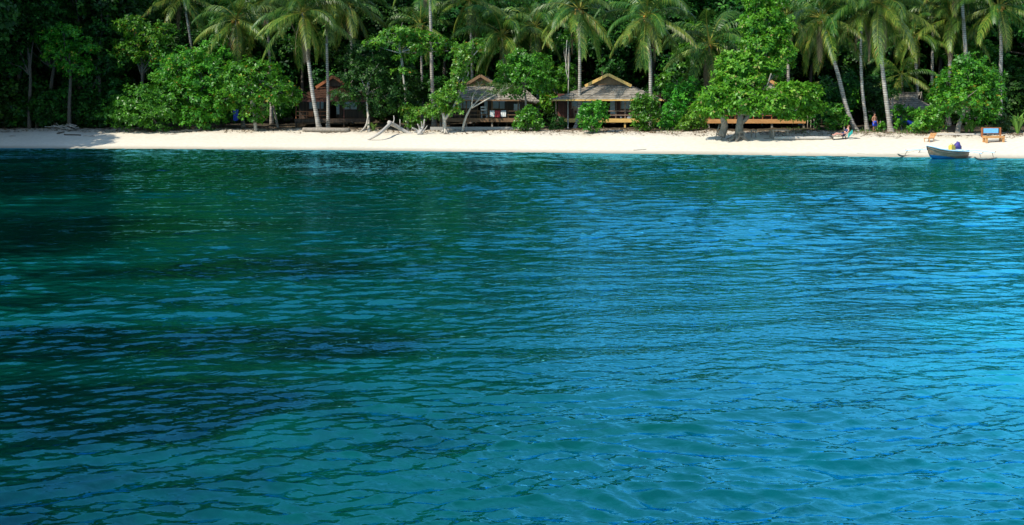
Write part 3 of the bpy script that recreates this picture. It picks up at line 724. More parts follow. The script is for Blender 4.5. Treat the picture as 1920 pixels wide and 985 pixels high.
    g_ = MB(); g_.add([(-gw * .95, gy_ - .06, gz_ + .02), (gw * .95, gy_ - .06, gz_ + .02), (0, gy_ - .06, RG - .08), (-gw * .95, gy_ + .02, gz_ + .02), (gw * .95, gy_ + .02, gz_ + .02), (0, gy_ + .02, RG - .08)],
                      [(0, 1, 2), (5, 4, 3), (0, 3, 4, 1), (1, 4, 5, 2), (2, 5, 3, 0)])
    obj('gable', g_, M[c['gable']], root)
    for s in (-1, 1):
        q = MB(); q.beam((s * (gw + .3), ay - .1, gz_ - .1), (0, ay - .1, RG + .09), .06, .24); obj('bargeboard', q, M[c['barge']], root)
    obj('fascia', MB().box((0, yf - .06, EV - .06), (2 * xf - .1, .05, .12)), M[c['fascia']], root)
    for s in (-1, 1):
        obj('side_fascia', MB().beam((s * (xf + .04), yf + .05, EV - .10), (s * (xb + .04), yb, zb - .08), .05, .10), M[c['fascia']], root)
    return root
C_ = dict(roof='thatch_grey', wall='red_wood', beam='yellow_wood', stilt='yellow_wood', post='rail_wood', trim='rail_wood', railm='rail_wood', gable='brown_wood', barge='yellow_wood', fascia='yellow_wood')
B3 = bungalow('thatched bungalow with bright yellow gable boards and yellow deck beam', gp(1139, 83.5), R(-9), 8.9, .99, dict(C_, railseg=[(-.1, 3.8)]))
B2 = bungalow('dark brown bungalow with plain wooden gable behind the leaning sea grape tree', gp(898, 85.5), R(-7), 7.0, .98,
              dict(C_, wall='dark_wood', beam='brown_wood', stilt='grey_wood', barge='brown_wood', fascia='brown_wood', railm='brown_wood', post='brown_wood', trim='brown_wood'))
B4 = bungalow('orange decked bungalow mostly hidden behind the big almond tree', gp(1418, 80), R(-4), 7.5, 1.02,
              dict(C_, beam='orange_wood', stilt='grey_wood', wall='red_wood', railm='deep_orange', post='deep_orange', barge='orange_wood', fascia='brown_wood', railseg=[(-4, -1.6), (-.2, 1.2)]))
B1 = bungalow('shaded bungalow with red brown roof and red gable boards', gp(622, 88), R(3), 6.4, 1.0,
              dict(C_, roof='thatch_red_shaded', wall='dark_wood', beam='dark_wood', stilt='dark_wood', barge='deep_orange', fascia='red_wood', post='red_wood', railm='deep_orange', gable='dark_wood', trim='red_wood', railseg=[(-3.1, -.3)]))
B5 = bungalow('grey thatched hut half hidden behind the palms at right', gp(1742, 81.5), R(62), 5.6, .62,
              dict(C_, wall='dark_wood', beam='dark_wood', stilt='dark_wood', barge='grey_wood', fascia='grey_wood', railm='dark_wood', post='dark_wood', gable='dark_wood', trim='dark_wood'))
# side annexe of the brown bungalow
t = thing('outbuilding', 'dark plank side hut with sloping thatch beside the brown bungalow', 'hut', gp(966, 86.5), R(-7))
obj('wall', MB().box((0, 1.6, 1.45), (1.9, 2.6, 1.5)), M['dark_wood'], t)
for x in (-.8, .8): obj('stilt', MB().box((x, .6, .2), (.14, .14, 1.0)), M['grey_wood'], t)
mb = MB(); thatch_slope(mb, (-1.4, -.35, 2.45), (2.1, -.2, 2.2), (-1.4, 2.4, 3.5), (.4, 2.4, 3.5), 6, random.Random(4)); obj('roof', mb, M['thatch_grey'], t)
obj('window', MB().box((.1, .28, 1.7), (.5, .05, .6)), M['curtain'], t)

# low pale retaining wall before the brown bungalow, grey sea wall before the red one
o = obj('retaining_wall', MB().box((0, 0, .1), (8.4, .25, .35)), M['concrete'], loc=gp(905, 81.2)); tag(o, 'low pale wall along the sand before the brown bungalow', 'low wall')
# things on and beside the verandas
def chair(label, loc, rz, m, group=None):
    r = thing('chair', label, 'chair', loc, rz, group)
    obj('seat', MB().box((0, 0, .42), (.5, .48, .05)), M[m], r)
    obj('backrest', MB().beam((-.22, .24, .45), (-.22, .36, 1.0), .05, .05).beam((.22, .24, .45), (.22, .36, 1.0), .05, .05).beam((-.22, .3, .7), (.22, .3, .7), .03, .12).beam((-.22, .35, .93), (.22, .35, .93), .03, .12), M[m], r)
    for x in (-.22, .22):
        for y in (-.2, .2): obj('leg', MB().box((x, y, .2), (.05, .05, .42)), M[m], r)
    return r
def on(B, x, y, z): return B.matrix_basis @ Vector((x, y, z))
chair('brown chair on the left of the yellow beamed deck', on(B3, -2.6, 1.0, .8), R(160), 'rail_wood')
chair('orange chair on the right of the yellow beamed deck', on(B3, 3.2, 1.2, .8), R(200), 'deep_orange')
chair('pale chair on the veranda of the brown bungalow', on(B2, .3, 1.1, .8), R(170), 'cloth_white')
chair('orange chair on the deck behind the almond trunk', on(B4, -1.6, 1.0, .8), R(180), 'orange_wood')
def cloth(name, label, cat, p0, p1, drop, m, loc, amp=.05, sag=0, seed=0):
    p0, p1 = Vector(p0), Vector(p1); n, k = 16, 8; vs, fs = [], []; rd = random.Random(seed)
    for i in range(n + 1):
        u = i / n; top = p0.lerp(p1, u) + Vector((0, 0, -sag * 4 * u * (1 - u)))
        for j in range(k + 1):
            q = j / k; vs.append(top + Vector((0, amp * math.sin(u * 17 + j * .3) * (.3 + q) - .02, -drop * q)))
    for i in range(n):
        for j in range(k): a_ = i * (k + 1) + j; fs.append((a_, a_ + k + 1, a_ + k + 2, a_ + 1))
    mb = MB(); mb.add(vs, fs); o = obj(name, mb, M[m], loc=loc, smooth=True)
    sm = o.modifiers.new('thick', 'SOLIDIFY'); sm.thickness = .012
    return tag(o, label, cat)
def rail_cloth(B, x0, x1, drop, m, label, s):
    p = on(B, x0, .02, 1.46); q = on(B, x1, .02, 1.46)
    return cloth('towel', label, 'towel', (0, 0, 0), q - p, drop, m, p, .02, 0, s)
rail_cloth(B2, .95, 1.35, .55, 'cloth_white', 'white towel hung on the brown railing, left of the red one', 1)
rail_cloth(B2, 1.4, 1.85, .6, 'cloth_red', 'red towel hung on the brown railing between white ones', 2)
rail_cloth(B2, 1.9, 2.35, .55, 'cloth_white', 'white towel hung at the right end of the brown railing', 3)
rail_cloth(B1, -2.0, -1.6, .5, 'deep_orange', 'orange towel on the railing of the shaded bungalow', 4)
rail_cloth(B1, -1.4, -1.15, .55, 'cloth_white', 'pale towel on the railing of the shaded bungalow', 5)
cloth('towel', 'long light blue towel hanging at the right end of the orange deck', 'towel', (0, 0, 0), (.4, 0, 0), 1.2, 'cloth_sky', pt(1497, 206, 80.2), .03, 0, 6)
cloth('tarp', 'bright blue tarp hanging in shade among the left shrubs', 'tarp', (0, 0, 0), (.4, .2, 0), .95, 'cloth_blue', pt(437, 204, 86), .05, .1, 7)
for k, (px, py) in enumerate([(1514, 211), (1520, 219), (1526, 216), (1531, 222)]):
    b_ = gp(px, 79); tp = pt(px, py, 79) - b_
    o = obj('stake', MB().tube([(0, 0, -.1), tp * .5 + Vector((.02, 0, 0)), tp], .035, 6), M['bamboo'], loc=b_, smooth=True)
    tag(o, 'pale upright stake beside the blue towel at the end of the orange deck', 'stake', 'pale stakes beside the orange deck')
mb = MB(); mb.tube([(0, 0, 0), (0, 0, .12), (0, 0, .14)], [.07, .09, .09], 10); o = obj('bowl', mb, M['white_paint'], loc=on(B3, 1.1, .4, .81)); tag(o, 'small white bowl on the yellow beamed deck', 'bowl')
mb = MB(); mb.box((0, 0, .05), (.4, .25, .1)); mb.box((.02, .01, .13), (.34, .2, .06)); o = obj('folded_towel', mb, M['cloth_white'], loc=on(B3, 1.8, .35, .81)); tag(o, 'folded white towel on the yellow beamed deck', 'towel')

# ------------------------------------------------------------------ foreground trees and shrubs
def roots(mb, base, n=5, r=.1, l=.7, seed=1):
    rd = random.Random(seed)
    for i in range(n):
        a_ = i * 6.28 / n + rd.random(); mb.tube([(0, 0, .45), (math.cos(a_) * l * .4, math.sin(a_) * l * .4, .12), (math.cos(a_) * l, math.sin(a_) * l, -.08)], [r, r * .8, r * .4], 6)
b = gpix(300, 246)
leafy_tree('almond_shrub', 'low wide dark green shrub reaching over the sand in the shaded left', 'shrub', b, b.y, [(296, 235), (280, 215)], (285, 222),
           [(225, 212, 34, 24), (262, 195, 44, 34), (300, 180, 40, 42, 1), (285, 215, 50, 26, -.8), (245, 222, 35, 14, -1), (320, 205, 40, 40, .5), (338, 165, 26, 30, 1.5)], 'leaf_bush', 'bark_grey', .22, 75, 201, .14)
b = gpix(372, 244)
leafy_tree('almond_tree', 'brighter green bushy tree directly right of the low shaded shrub', 'tree', b, b.y + 1, [(365, 225), (360, 190)], (362, 205),
           [(350, 120, 38, 32), (385, 150, 42, 36, -.6), (355, 175, 46, 40), (395, 200, 38, 34, -.8), (330, 140, 30, 26, .6), (370, 220, 40, 22, -1), (310, 120, 26, 24, 2)], 'leaf_almond', 'bark_grey', .26, 62, 202, .17)
b = gpix(480, 246)
leafy_tree('almond_tree', 'pale trunked leafy tree between the left shrubs and the red roofed bungalow', 'tree', b, b.y, [(476, 205), (472, 160), (468, 130)], (472, 150),
           [(450, 140, 32, 28), (490, 138, 38, 26), (525, 165, 34, 22), (455, 170, 36, 26, -.8), (500, 185, 34, 16, -1), (470, 212, 20, 12, -.6), (484, 224, 12, 8, -.5), (545, 185, 22, 14), (430, 185, 24, 26, .5)], 'leaf_almond', 'bark_pale', .25, 60, 203, .15)
b = gpix(522, 240)
leafy_tree('leaning_sapling', 'dark leaning trunk with small crown beside the shaded bungalow', 'tree', b, b.y, [(516, 215), (512, 190), (518, 170)], (514, 180), [(520, 165, 26, 16), (548, 178, 22, 12)], 'leaf_dark', 'bark_grey', .24, 60, 204, .12)
b = gpix(692, 248)
leafy_tree('jungle_tree', 'dark shady tree with thin grey trunk right of the red roofed bungalow', 'tree', b, b.y + 1, [(690, 215), (688, 190), (690, 150)], (690, 175),
           [(690, 150, 48, 34), (650, 180, 30, 18, -.5), (725, 185, 44, 30), (700, 105, 46, 36, 1.5), (745, 150, 40, 34, 1.5), (665, 120, 32, 30, 2), (710, 205, 34, 16, 1), (755, 200, 30, 26, 2)], 'leaf_dark', 'bark_pale', .25, 58, 205, .12,
           extra=lambda mb, b_: mb.tube(catmull([pt(676, 248, b.y - .4) - b_, pt(686, 236, b.y) - b_, pt(691, 215, b.y) - b_], 4), .07, 6))
b = gpix(765, 245)
leafy_tree('slender_tree', 'slender pale trunked tree with flat tiers of leaves above the driftwood', 'tree', b, b.y + .5, [(763, 215), (760, 180), (757, 150), (752, 110), (748, 85)], (751, 100),
           [(735, 80, 40, 10), (775, 92, 34, 12), (750, 62, 34, 12), (815, 80, 36, 14, .5), (700, 85, 22, 8), (757, 134, 22, 7), (790, 70, 30, 12, 1), (840, 95, 24, 14, 1), (760, 108, 22, 7)], 'leaf_almond', 'bark_pale', .25, 70, 206, .11)
b = gpix(772, 246)
leafy_tree('shrub', 'yellow green shrub growing behind the driftwood stump', 'shrub', b, b.y + .3, [(772, 230)], None, [(768, 212, 18, 14), (790, 215, 20, 14), (775, 228, 16, 12), (760, 204, 10, 10)], 'leaf_grape', 'bark_grey', .2, 90, 207, .06)
b = gpix(834, 250)
def grape_extra(mb, b_):
    roots(mb, b_, 6, .09, .55, 3)
    D = b.y
    mb.tube(catmull([pt(834, 225, D) - b_, pt(856, 190, D) - b_, pt(868, 150, D) - b_, pt(880, 115, D) - b_, pt(902, 88, D) - b_], 5), [.12 - .0042 * i for i in range(21)], 7)
    mb.tube(catmull([pt(830, 205, D) - b_, pt(822, 195, D) - b_, pt(812, 200, D) - b_], 4), .05, 6)
    mb.tube(catmull([pt(866, 160, D) - b_, pt(878, 138, D) - b_, pt(872, 128, D) - b_], 4), .05, 6)
leafy_tree('sea_grape_tree', 'leaning sea grape tree with yellow green leaves and pale thick trunk', 'tree', b, b.y, [(833, 225), (830, 205), (838, 200)], (838, 200),
           [(822, 205, 26, 14), (845, 185, 22, 26), (828, 185, 18, 14), (860, 150, 16, 30), (872, 115, 18, 26), (890, 88, 20, 14), (850, 165, 14, 16), (812, 212, 12, 10), (862, 95, 16, 12, .6), (845, 205, 16, 10)], 'leaf_grape', 'bark_pale', .23, 95, 208, .17, extra=grape_extra)
b = gpix(866, 247)
leafy_tree('feathery_tree', 'small pale many branched tree with sparse feathery leaves before the brown bungalow', 'tree', b, b.y - .3, [(872, 225), (880, 207), (888, 195)], (884, 203),
           [(918, 176, 22, 8), (900, 160, 18, 8), (940, 172, 22, 8), (890, 178, 12, 7), (955, 165, 16, 8), (925, 160, 22, 6)], 'leaf_feather', 'bark_pale', .09, 170, 209, .11, k=6, ratio=.35)
b = gp(988, 82)
leafy_tree('almond_tree', 'round crowned green tree over the right roof of the brown bungalow', 'tree', b, b.y, [(987, 210), (985, 180), (983, 150)], (984, 165),
           [(960, 135, 28, 24), (1000, 125, 30, 26), (985, 150, 42, 24, -.8), (945, 160, 22, 16), (1015, 158, 22, 20), (975, 110, 24, 16), (965, 172, 22, 12, -.4)], 'leaf_bush', 'bark_grey', .24, 68, 210, .12)
b = gp(1048, 88)
leafy_tree('almond_tree', 'leafy tree filling the gap between the brown and yellow gabled bungalows', 'tree', b, b.y, [(1047, 210), (1045, 170)], (1046, 185),
           [(1035, 160, 26, 30), (1060, 145, 24, 26), (1030, 195, 24, 18), (1052, 190, 20, 24), (1020, 130, 20, 22)], 'leaf_almond', 'bark_grey', .25, 55, 211, .12)
b = gpix(1065, 243)
leafy_tree('slender_tree', 'very slim forked pale trunk just left of the straight coconut palm', 'tree', b, b.y + 2, [(1065, 200), (1066, 150), (1067, 80)], (1066, 135), [(1063, 70, 14, 8), (1072, 62, 16, 10), (1058, 84, 10, 5)], 'leaf_bush', 'bark_pale', .2, 60, 212, .06,
           extra=lambda mb, b_: mb.tube(catmull([pt(1066, 150, 82) - b_, pt(1061, 125, 82) - b_, pt(1063, 75, 82) - b_], 4), .035, 6))
def bush(px, py, lst, leafm, label, seed, size=.2, dens=85, dd=0, r=.05, group=None, gap=.3, name='shrub'):
    b_ = gpix(px, py); return leafy_tree(name, label, 'shrub', b_, b_.y + dd, [(px, py - 12), (px + 1, py - 22)], (px, py - 10), lst, leafm, 'bark_grey', size, dens, seed, r, group=group, gap=gap, low=.7)
bush(990, 246, [(990, 220, 22, 18), (978, 232, 16, 12), (1004, 230, 15, 14), (992, 208, 12, 10)], 'leaf_bush', 'bright green rounded shrub on the sand below the round crowned tree', 213)
bush(1045, 244, [(1045, 228, 15, 12), (1038, 236, 10, 8), (1053, 234, 10, 9)], 'leaf_dark', 'small dark shrub at the left end of the yellow beamed deck', 214, .17)
bush(1110, 249, [(1108, 212, 20, 18), (1122, 200, 14, 14), (1098, 222, 14, 16), (1112, 234, 13, 13), (1095, 208, 10, 10), (1128, 218, 12, 14)], 'leaf_bush', 'leafy shrub on the sand in front of the yellow gabled bungalow', 215, .2, 90, -.3)
bush(1208, 246, [(1205, 195, 18, 18), (1220, 190, 16, 14), (1200, 218, 15, 18), (1215, 222, 17, 20), (1205, 238, 14, 9), (1192, 200, 10, 12), (1230, 210, 10, 14)], 'leaf_bush', 'tall shrub wrapped around the palm at right of the yellow beamed deck', 216, .2, 90, -.6)
bush(1262, 244, [(1262, 215, 22, 28), (1275, 190, 18, 26, 1), (1255, 232, 20, 14), (1290, 170, 20, 24, 2), (1260, 175, 16, 20, 3)], 'leaf_bush', 'dense green thicket between the tall shrub and the bare twisted branches', 217, .22, 62, 1)
b = gpix(1385, 262)
def almond_extra(mb, b_):
    D = b.y; roots(mb, b_, 7, .2, .9, 5)
    mb.tube(catmull([pt(1352, 256, D + .5) - b_, pt(1358, 240, D + .5) - b_, pt(1356, 222, D) - b_, pt(1345, 195, D) - b_], 5), [.3 - .008 * i for i in range(16)], 9)
    mb.tube(catmull([pt(1385, 235, D) - b_, pt(1405, 215, D) - b_, pt(1425, 170, D) - b_, pt(1452, 140, D) - b_], 5), [.18 - .006 * i for i in range(16)], 8)
    mb.tube(catmull([pt(1420, 172, D - .6) - b_, pt(1437, 162, D - .8) - b_, pt(1446, 138, D - .8) - b_], 4), .05, 6)
    mb.tube(catmull([pt(1462, 195, D - .6) - b_, pt(1470, 185, D - .8) - b_, pt(1474, 196, D - .8) - b_], 4), .04, 6)
BIG = [(1450, 188, 36, 20, -1), (1492, 176, 26, 20, -.8), (1470, 168, 22, 12, -.4), (1400, 182, 32, 18, -1), (1525, 200, 20, 14, .2), (1335, 190, 32, 20), (1318, 204, 22, 15), (1365, 170, 30, 24), (1395, 194, 40, 18, -1.2), (1350, 206, 30, 12, -1), (1425, 202, 34, 13, -1.4), (1465, 200, 34, 14, -.8),
       (1502, 200, 30, 20), (1515, 175, 24, 20, .6), (1480, 214, 24, 10, -1), (1375, 145, 28, 20), (1400, 120, 32, 22), (1365, 118, 24, 20, .5), (1440, 125, 32, 22, .5), (1470, 100, 22, 20, .8), (1420, 85, 30, 22, .6),
       (1450, 65, 28, 20, 1), (1410, 45, 24, 18, .8), (1440, 25, 28, 20, 1), (1470, 50, 20, 16, 1.2), (1420, 5, 26, 18, 1), (1460, -5, 24, 18, 1.4), (1410, 155, 26, 16, -.4), (1490, 207, 30, 9, .4), (1345, 185, 26, 20, -1)]
leafy_tree('almond_tree', 'big spreading light green almond tree with gnarled trunk shading the orange decked bungalow', 'tree', b, b.y, [(1386, 248), (1387, 232), (1390, 205)], (1388, 212), BIG, 'leaf_bloom', 'bark_grey', .25, 100, 218, .36, gap=.2, low=.6, extra=almond_extra)
bush(1296, 246, [(1290, 232, 18, 12), (1305, 222, 18, 14), (1280, 238, 12, 8), (1312, 236, 14, 9)], 'leaf_grape', 'low light green shrub at the left foot of the big almond tree', 219, .2, 90)
b = gp(1278, 83)                          # bare branches
t = thing('bare_tree', 'leafless grey twisted branches left of the big almond tree', 'tree', b)
mb = MB(); rd = random.Random(77)
q0 = pt(1278, 205, 83) - b; mb.tube([(0, 0, -.1), tuple(q0 * .5), tuple(q0)], [.1, .09, .08], 7)
for e in [(1265, 170), (1283, 160), (1300, 172), (1320, 168), (1270, 150), (1294, 150), (1256, 185), (1310, 150)]:
    e_ = pt(e[0], e[1], 83 + rd.uniform(-.6, .6)) - b; m_ = q0.lerp(e_, .5) + Vector((rd.uniform(-.3, .3), rd.uniform(-.3, .3), .15)); p = catmull([q0, m_, e_], 4)
    mb.tube(p, [.055 * (1 - .8 * i / (len(p) - 1)) for i in range(len(p))], 5)
    for k in range(3):
        s = m_.lerp(e_, rd.uniform(0, .9)); mb.tube([s, s + Vector((rd.uniform(-.5, .5), rd.uniform(-.3, .3), rd.uniform(0, .6)))], [.02, .006], 4)
obj('trunk', mb, M['bark_grey'], t, smooth=True)
for k, (px, py, D, lst, lm, lb) in enumerate([
    (1555, 246, 3.2, [(1550, 175, 26, 28), (1575, 190, 22, 26), (1545, 215, 22, 24), (1570, 225, 24, 18), (1590, 160, 18, 24)], 'leaf_dark', 'dark leafy thicket behind the leaning coconut palm'),
    (1583, 249, 2.6, [(1565, 208, 15, 13), (1582, 228, 12, 12), (1560, 232, 14, 10)], 'leaf_almond', 'brighter shrub at the foot of the leaning palm'),
    (1640, 244, 2, [(1645, 190, 18, 24), (1632, 170, 18, 28), (1655, 215, 12, 16)], 'leaf_dark', 'dark shrub behind the standing man'),
    (1690, 247, 1.4, [(1688, 228, 12, 12), (1702, 208, 18, 7), (1712, 226, 14, 7), (1682, 206, 9, 10)], 'leaf_bush', 'green shrub below the grey thatched hut roof'),
    (1745, 249, 0, [(1742, 220, 24, 20), (1760, 212, 18, 18), (1728, 232, 16, 12), (1752, 234, 20, 10)], 'leaf_grape', 'light green rounded bush left of the round bushy tree'),
    (1715, 250, 0, [(1712, 240, 10, 7), (1722, 238, 8, 6)], 'leaf_grape', 'low tuft of light leaves under the blue hammock'),
    (1650, 249, 0, [(1655, 238, 8, 8), (1645, 243, 6, 4)], 'leaf_bush', 'small leafy tuft at the foot of the broad drooping palm'),
    (1875, 250, 1, [(1875, 228, 14, 10), (1868, 238, 12, 8), (1884, 236, 12, 8), (1876, 218, 8, 6)], 'leaf_feather', 'yellowish thin leaved shrub behind the blue backed bench'),
    (1905, 240, 6, [(1905, 195, 24, 22), (1890, 170, 22, 24), (1915, 220, 18, 16), (1900, 140, 26, 30, 1)], 'leaf_dark', 'dark thicket filling the right edge behind the bench')]):
    bush(px, py, lst, lm, lb, 230 + k, .22 if 'leaf_dark' != lm else .25, 75, D)
b = gpix(1795, 251)
leafy_tree('round_tree', 'large round bushy green tree behind the outrigger boat', 'tree', b, b.y + .4, [(1798, 235), (1806, 215), (1808, 180)], (1806, 200),
           [(1790, 160, 36, 28), (1820, 140, 36, 26), (1840, 170, 36, 30), (1805, 190, 40, 26, -1.2), (1850, 205, 30, 24, .3), (1775, 190, 26, 24), (1815, 115, 26, 16), (1855, 150, 26, 22, .8), (1830, 225, 30, 14, .2), (1770, 170, 22, 18, .6), (1862, 185, 22, 16)], 'leaf_almond', 'bark_grey', .24, 66, 219, .2)
def blade_plant(px, py, n, h, label, seed, w=.07):
    b_ = gpix(px, py); rng = np.random.default_rng(seed); mb = MB()
    for i in range(n):
        a_ = rng.uniform(0, 6.28); l = h * rng.uniform(.7, 1.1); o_ = rng.uniform(.25, .75); d = Vector((math.cos(a_), math.sin(a_), 0)); s = Vector((-d.y, d.x, 0)) * w
        p0 = d * .05; p1 = d * l * o_ * .45 + Vector((0, 0, l * .6)); p2 = d * l * o_ + Vector((0, 0, l * (.95 - o_ * .55)))
        mb.add([p0 - s * .6, p0 + s * .6, p1 + s, p1 - s], [(0, 1, 2, 3)], float(rng.uniform(.1, .7))); mb.add([p1 - s, p1 + s, p2 + s * .1, p2 - s * .1], [(0, 1, 2, 3)], float(rng.uniform(.3, .9)))
    o = obj('blade_plant', mb, M['leaf_blade'], loc=b_); tag(o, label, 'plant'); return o
blade_plant(1908, 251, 34, 1.9, 'spiky light green plant at the right edge', 1)
blade_plant(1822, 249, 26, 1.1, 'spiky green plant left of the blue backed bench', 2)
blade_plant(1812, 249, 14, .8, 'small spiky plant at the foot of the round bushy tree', 3)
blade_plant(700, 246, 18, .9, 'pale leaved plant beside the driftwood log in shade', 4, .09)
b = gp(1671, 78)                          # papaya like slender tree
leafy_tree('papaya_tree', 'slender straight sapling with star shaped top beside the hammock', 'tree', b, b.y, [(1672, 210), (1674, 180)], (1674, 184), [(1672, 174, 12, 6), (1678, 168, 10, 5), (1668, 182, 9, 4)], 'leaf_bush', 'bark_pale', .3, 60, 260, .07, ratio=.4)
# left shaded masses with sunlit tops
for k, (px, D, lst) in enumerate([
    (130, 87, [(120, 60, 26, 16), (150, 95, 30, 20), (110, 100, 26, 22), (140, 125, 32, 18), (90, 75, 24, 22, 1)]),
    (265, 88, [(250, 50, 34, 18), (285, 75, 34, 22), (240, 95, 30, 22), (290, 110, 34, 20), (310, 60, 22, 18)]),
    (55, 88, [(50, 30, 34, 22), (30, 70, 30, 24), (75, 12, 30, 20), (20, 120, 30, 26)]),
    (185, 89, [(180, 150, 34, 28), (205, 120, 28, 24), (170, 190, 30, 24), (190, 60, 30, 24, 1)]),
    (420, 89, [(415, 110, 30, 22), (440, 150, 30, 30), (400, 90, 24, 18), (430, 200, 34, 26, .5)])]):
    b = gp(px, D)
    leafy_tree('jungle_tree', ['broadleaf tree catching some sun above the shaded beach', 'leafy tree with sunlit top behind the low dark shrub', 'dark leafy tree in the upper left corner', 'deep shaded tree between the two sunlit left trees', 'dark tree under the palm crown left of the red roof'][k],
               'tree', b, D, [(px, 200), (px + 2, 150), (px, 100)], (px, 140), lst, ['leaf_almond', 'leaf_almond', 'leaf_dark', 'leaf_dark', 'leaf_bush'][k], 'bark_dark', .27, 52, 270 + k, .18)

# understory shrubs in front of the jungle, one kind copied
def proto_bush(seed, leafm):
    rd = random.Random(seed); root = thing('understory_shrub', 'x', 'shrub')
    bl = [((rd.uniform(-1, 1), rd.uniform(-.7, .7), rd.uniform(.6, 2.4)), (rd.uniform(.7, 1.1), rd.uniform(.7, 1), rd.uniform(.6, .9))) for _ in range(6)]
    mb = MB()
    for c, r_ in bl: mb.tube([(0, 0, -.2), (c[0] * .4, c[1] * .4, c[2] * .5), c], [.05, .04, .02], 5)
    obj('stem', mb, M['bark_dark'], root); link('foliage', crown_mesh('foliage', seed, bl, .26, 60, 7, .5, .25, low=.8), M[leafm], root); return root
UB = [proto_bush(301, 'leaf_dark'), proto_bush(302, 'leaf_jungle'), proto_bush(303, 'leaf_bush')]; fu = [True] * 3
UL = ['dark low shrub in the undergrowth below the jungle', 'very dark bushy undergrowth shrub below the jungle trees', 'mid green undergrowth shrub below the jungle']
for k in range(62):
    px = -20 + k * 41.5 + rdj.uniform(-14, 14); D = Ds(px, 23.5) + rdj.uniform(-1.5, 2); i = [0, 1, 0, 2, 1][k % 5]; p = gp(px, D); s = rdj.uniform(.9, 1.5)
    if k >= 48: px = -10 + (k - 48) * 19; D = rdj.uniform(88, 90.5); p = gp(px, D)
    if px < 300: i = k % 2
    if fu[i]: r = UB[i]; fu[i] = False; r.location = p; r.scale = (s,) * 3; r['label'] = UL[i]; r['group'] = 'undergrowth shrubs'
    else: copy_thing(UB[i], p, rdj.uniform(0, 6), s, UL[i], 'undergrowth shrubs')

# ------------------------------------------------------------------ driftwood, logs, litter
b = gpix(735, 252)
D = b.y
t = thing('driftwood_tree', 'big bleached fallen driftwood trunk with broken limb on the open sand', 'driftwood', b)
mb = MB(); mb.tube(catmull([gpix(690, 263) - b, pt(712, 250, D - 2.5) - b, pt(733, 231, D - .5) - b], 5), [.07 + .008 * i for i in range(11)], 8)
mb.tube(catmull([pt(728, 229, D - .5) - b, pt(745, 238, D) - b, pt(762, 248, D + .2) - b, pt(780, 257, D) - b], 5), [.15, .17, .18, .17, .16] + [.15] * 11, 9)
obj('trunk', mb, M['driftwood'], t, smooth=True)
mb = MB(); mb.tube(catmull([pt(736, 234, D - .4) - b, pt(739, 224, D - .4) - b, pt(738, 217, D - .3) - b], 3), [.09, .07, .04, .04, .04, .03, .03], 6); mb.tube([pt(750, 238, D) - b, pt(750, 224, D) - b], [.05, .03], 6); obj('broken_branch', mb, M['driftwood'], t, smooth=True)
b = gpix(786, 253); D = b.y
t = thing('driftwood_stump', 'bleached root stump with upturned forked roots', 'driftwood', b); mb = MB()
for e, r_ in [((796, 224), .09), ((773, 240), .1), ((783, 233), .09), ((795, 246), .1), ((776, 247), .1), ((801, 236), .05), ((790, 228), .06)]:
    mb.tube(catmull([Vector((0, 0, 0)), (pt(e[0], e[1], D) - b) * .5 + Vector((.1, .1, .05)), pt(e[0], e[1], D - .2) - b], 4), [r_ * (1.6 - .14 * i) for i in range(9)], 7)
obj('root', mb, M['driftwood'], t, smooth=True)
def log(label, p0, p1, r, m='bark_grey', name='log', sag=.02):
    b_ = (p0 + p1) / 2; mb = MB(); n = 7; rd = random.Random(int(b_.x * 10))
    ps = [p0.lerp(p1, i / (n - 1)) - b_ + Vector((rd.uniform(-1, 1) * sag, rd.uniform(-1, 1) * sag, r * .7 + rd.uniform(0, sag))) for i in range(n)]
    mb.tube(ps, [r * rd.uniform(.85, 1.1) for _ in range(n)], 8); o = obj(name, mb, M[m], loc=b_, smooth=True); return tag(o, label, 'log')
log('long grey beach log lying in the shade right of the almond trunk', gpix(1452, 262), gpix(1562, 262), .13, 'driftwood')
log('weathered log on the sand below the shaded bungalow', gpix(568, 247), gpix(655, 248), .2, 'bark_grey')
log('half buried log behind the wooden lounge chair', gpix(1757, 255), gpix(1838, 256), .1, 'driftwood')
log('thin crooked branch lying under the low shaded shrub', gpix(320, 250), gpix(380, 245), .06, 'bark_grey', sag=.12)
log('dark short stick on the shaded sand at left', gpix(108, 252), gpix(120, 249), .07, 'bark_dark')
log('long thin dark stick on the shaded sand at left', gpix(120, 253.5), gpix(152, 254.5), .05, 'bark_dark')
log('thin stick on the open sand near the waterline', gpix(1188, 283), gpix(1212, 281), .02, 'bark_grey')
b = gpix(122, 244); t = thing('branch_pile', 'heap of pale dead branches in the shade at left', 'branch pile', b); mb = MB(); rd = random.Random(9)
for i in range(34):
    c = Vector((rd.uniform(-.9, .9), rd.uniform(-.5, .5), rd.uniform(.05, .45))); d = Vector((rd.uniform(-1, 1), rd.uniform(-.5, .5), rd.uniform(-.25, .3))) * rd.uniform(.3, .6); mb.tube([c - d, c + d], [.03, .02], 5)
obj('branches', mb, M['driftwood'], t)
rdl = random.Random(21)
for k in range(26):
    px = rdl.choice([rdl.uniform(0, 330), rdl.uniform(400, 1900)]); py = rdl.uniform(243, 256) + (px / 1920) * 6; p = gpix(px, py); a_ = rdl.uniform(-.5, .5); l = rdl.uniform(.12, .4)
    mb = MB(); mb.tube([(-l, 0, .02), (0, rdl.uniform(-.06, .06), .035), (l, rdl.uniform(-.05, .05), .02)], [.02, .03, .015], 5); o = obj('stick', mb, M['bark_dark' if k % 2 else 'bark_grey'], loc=p); o.rotation_euler = (0, 0, a_)
    tag(o, 'short dead stick washed up on the upper sand', 'stick', 'sticks scattered on the sand')
rng = np.random.default_rng(4); n = 9000
px = rng.uniform(-20, 1960, n); xs = []; s_ = np.clip(rng.gamma(5, .7, n) + 6.0, 5.2, 14)
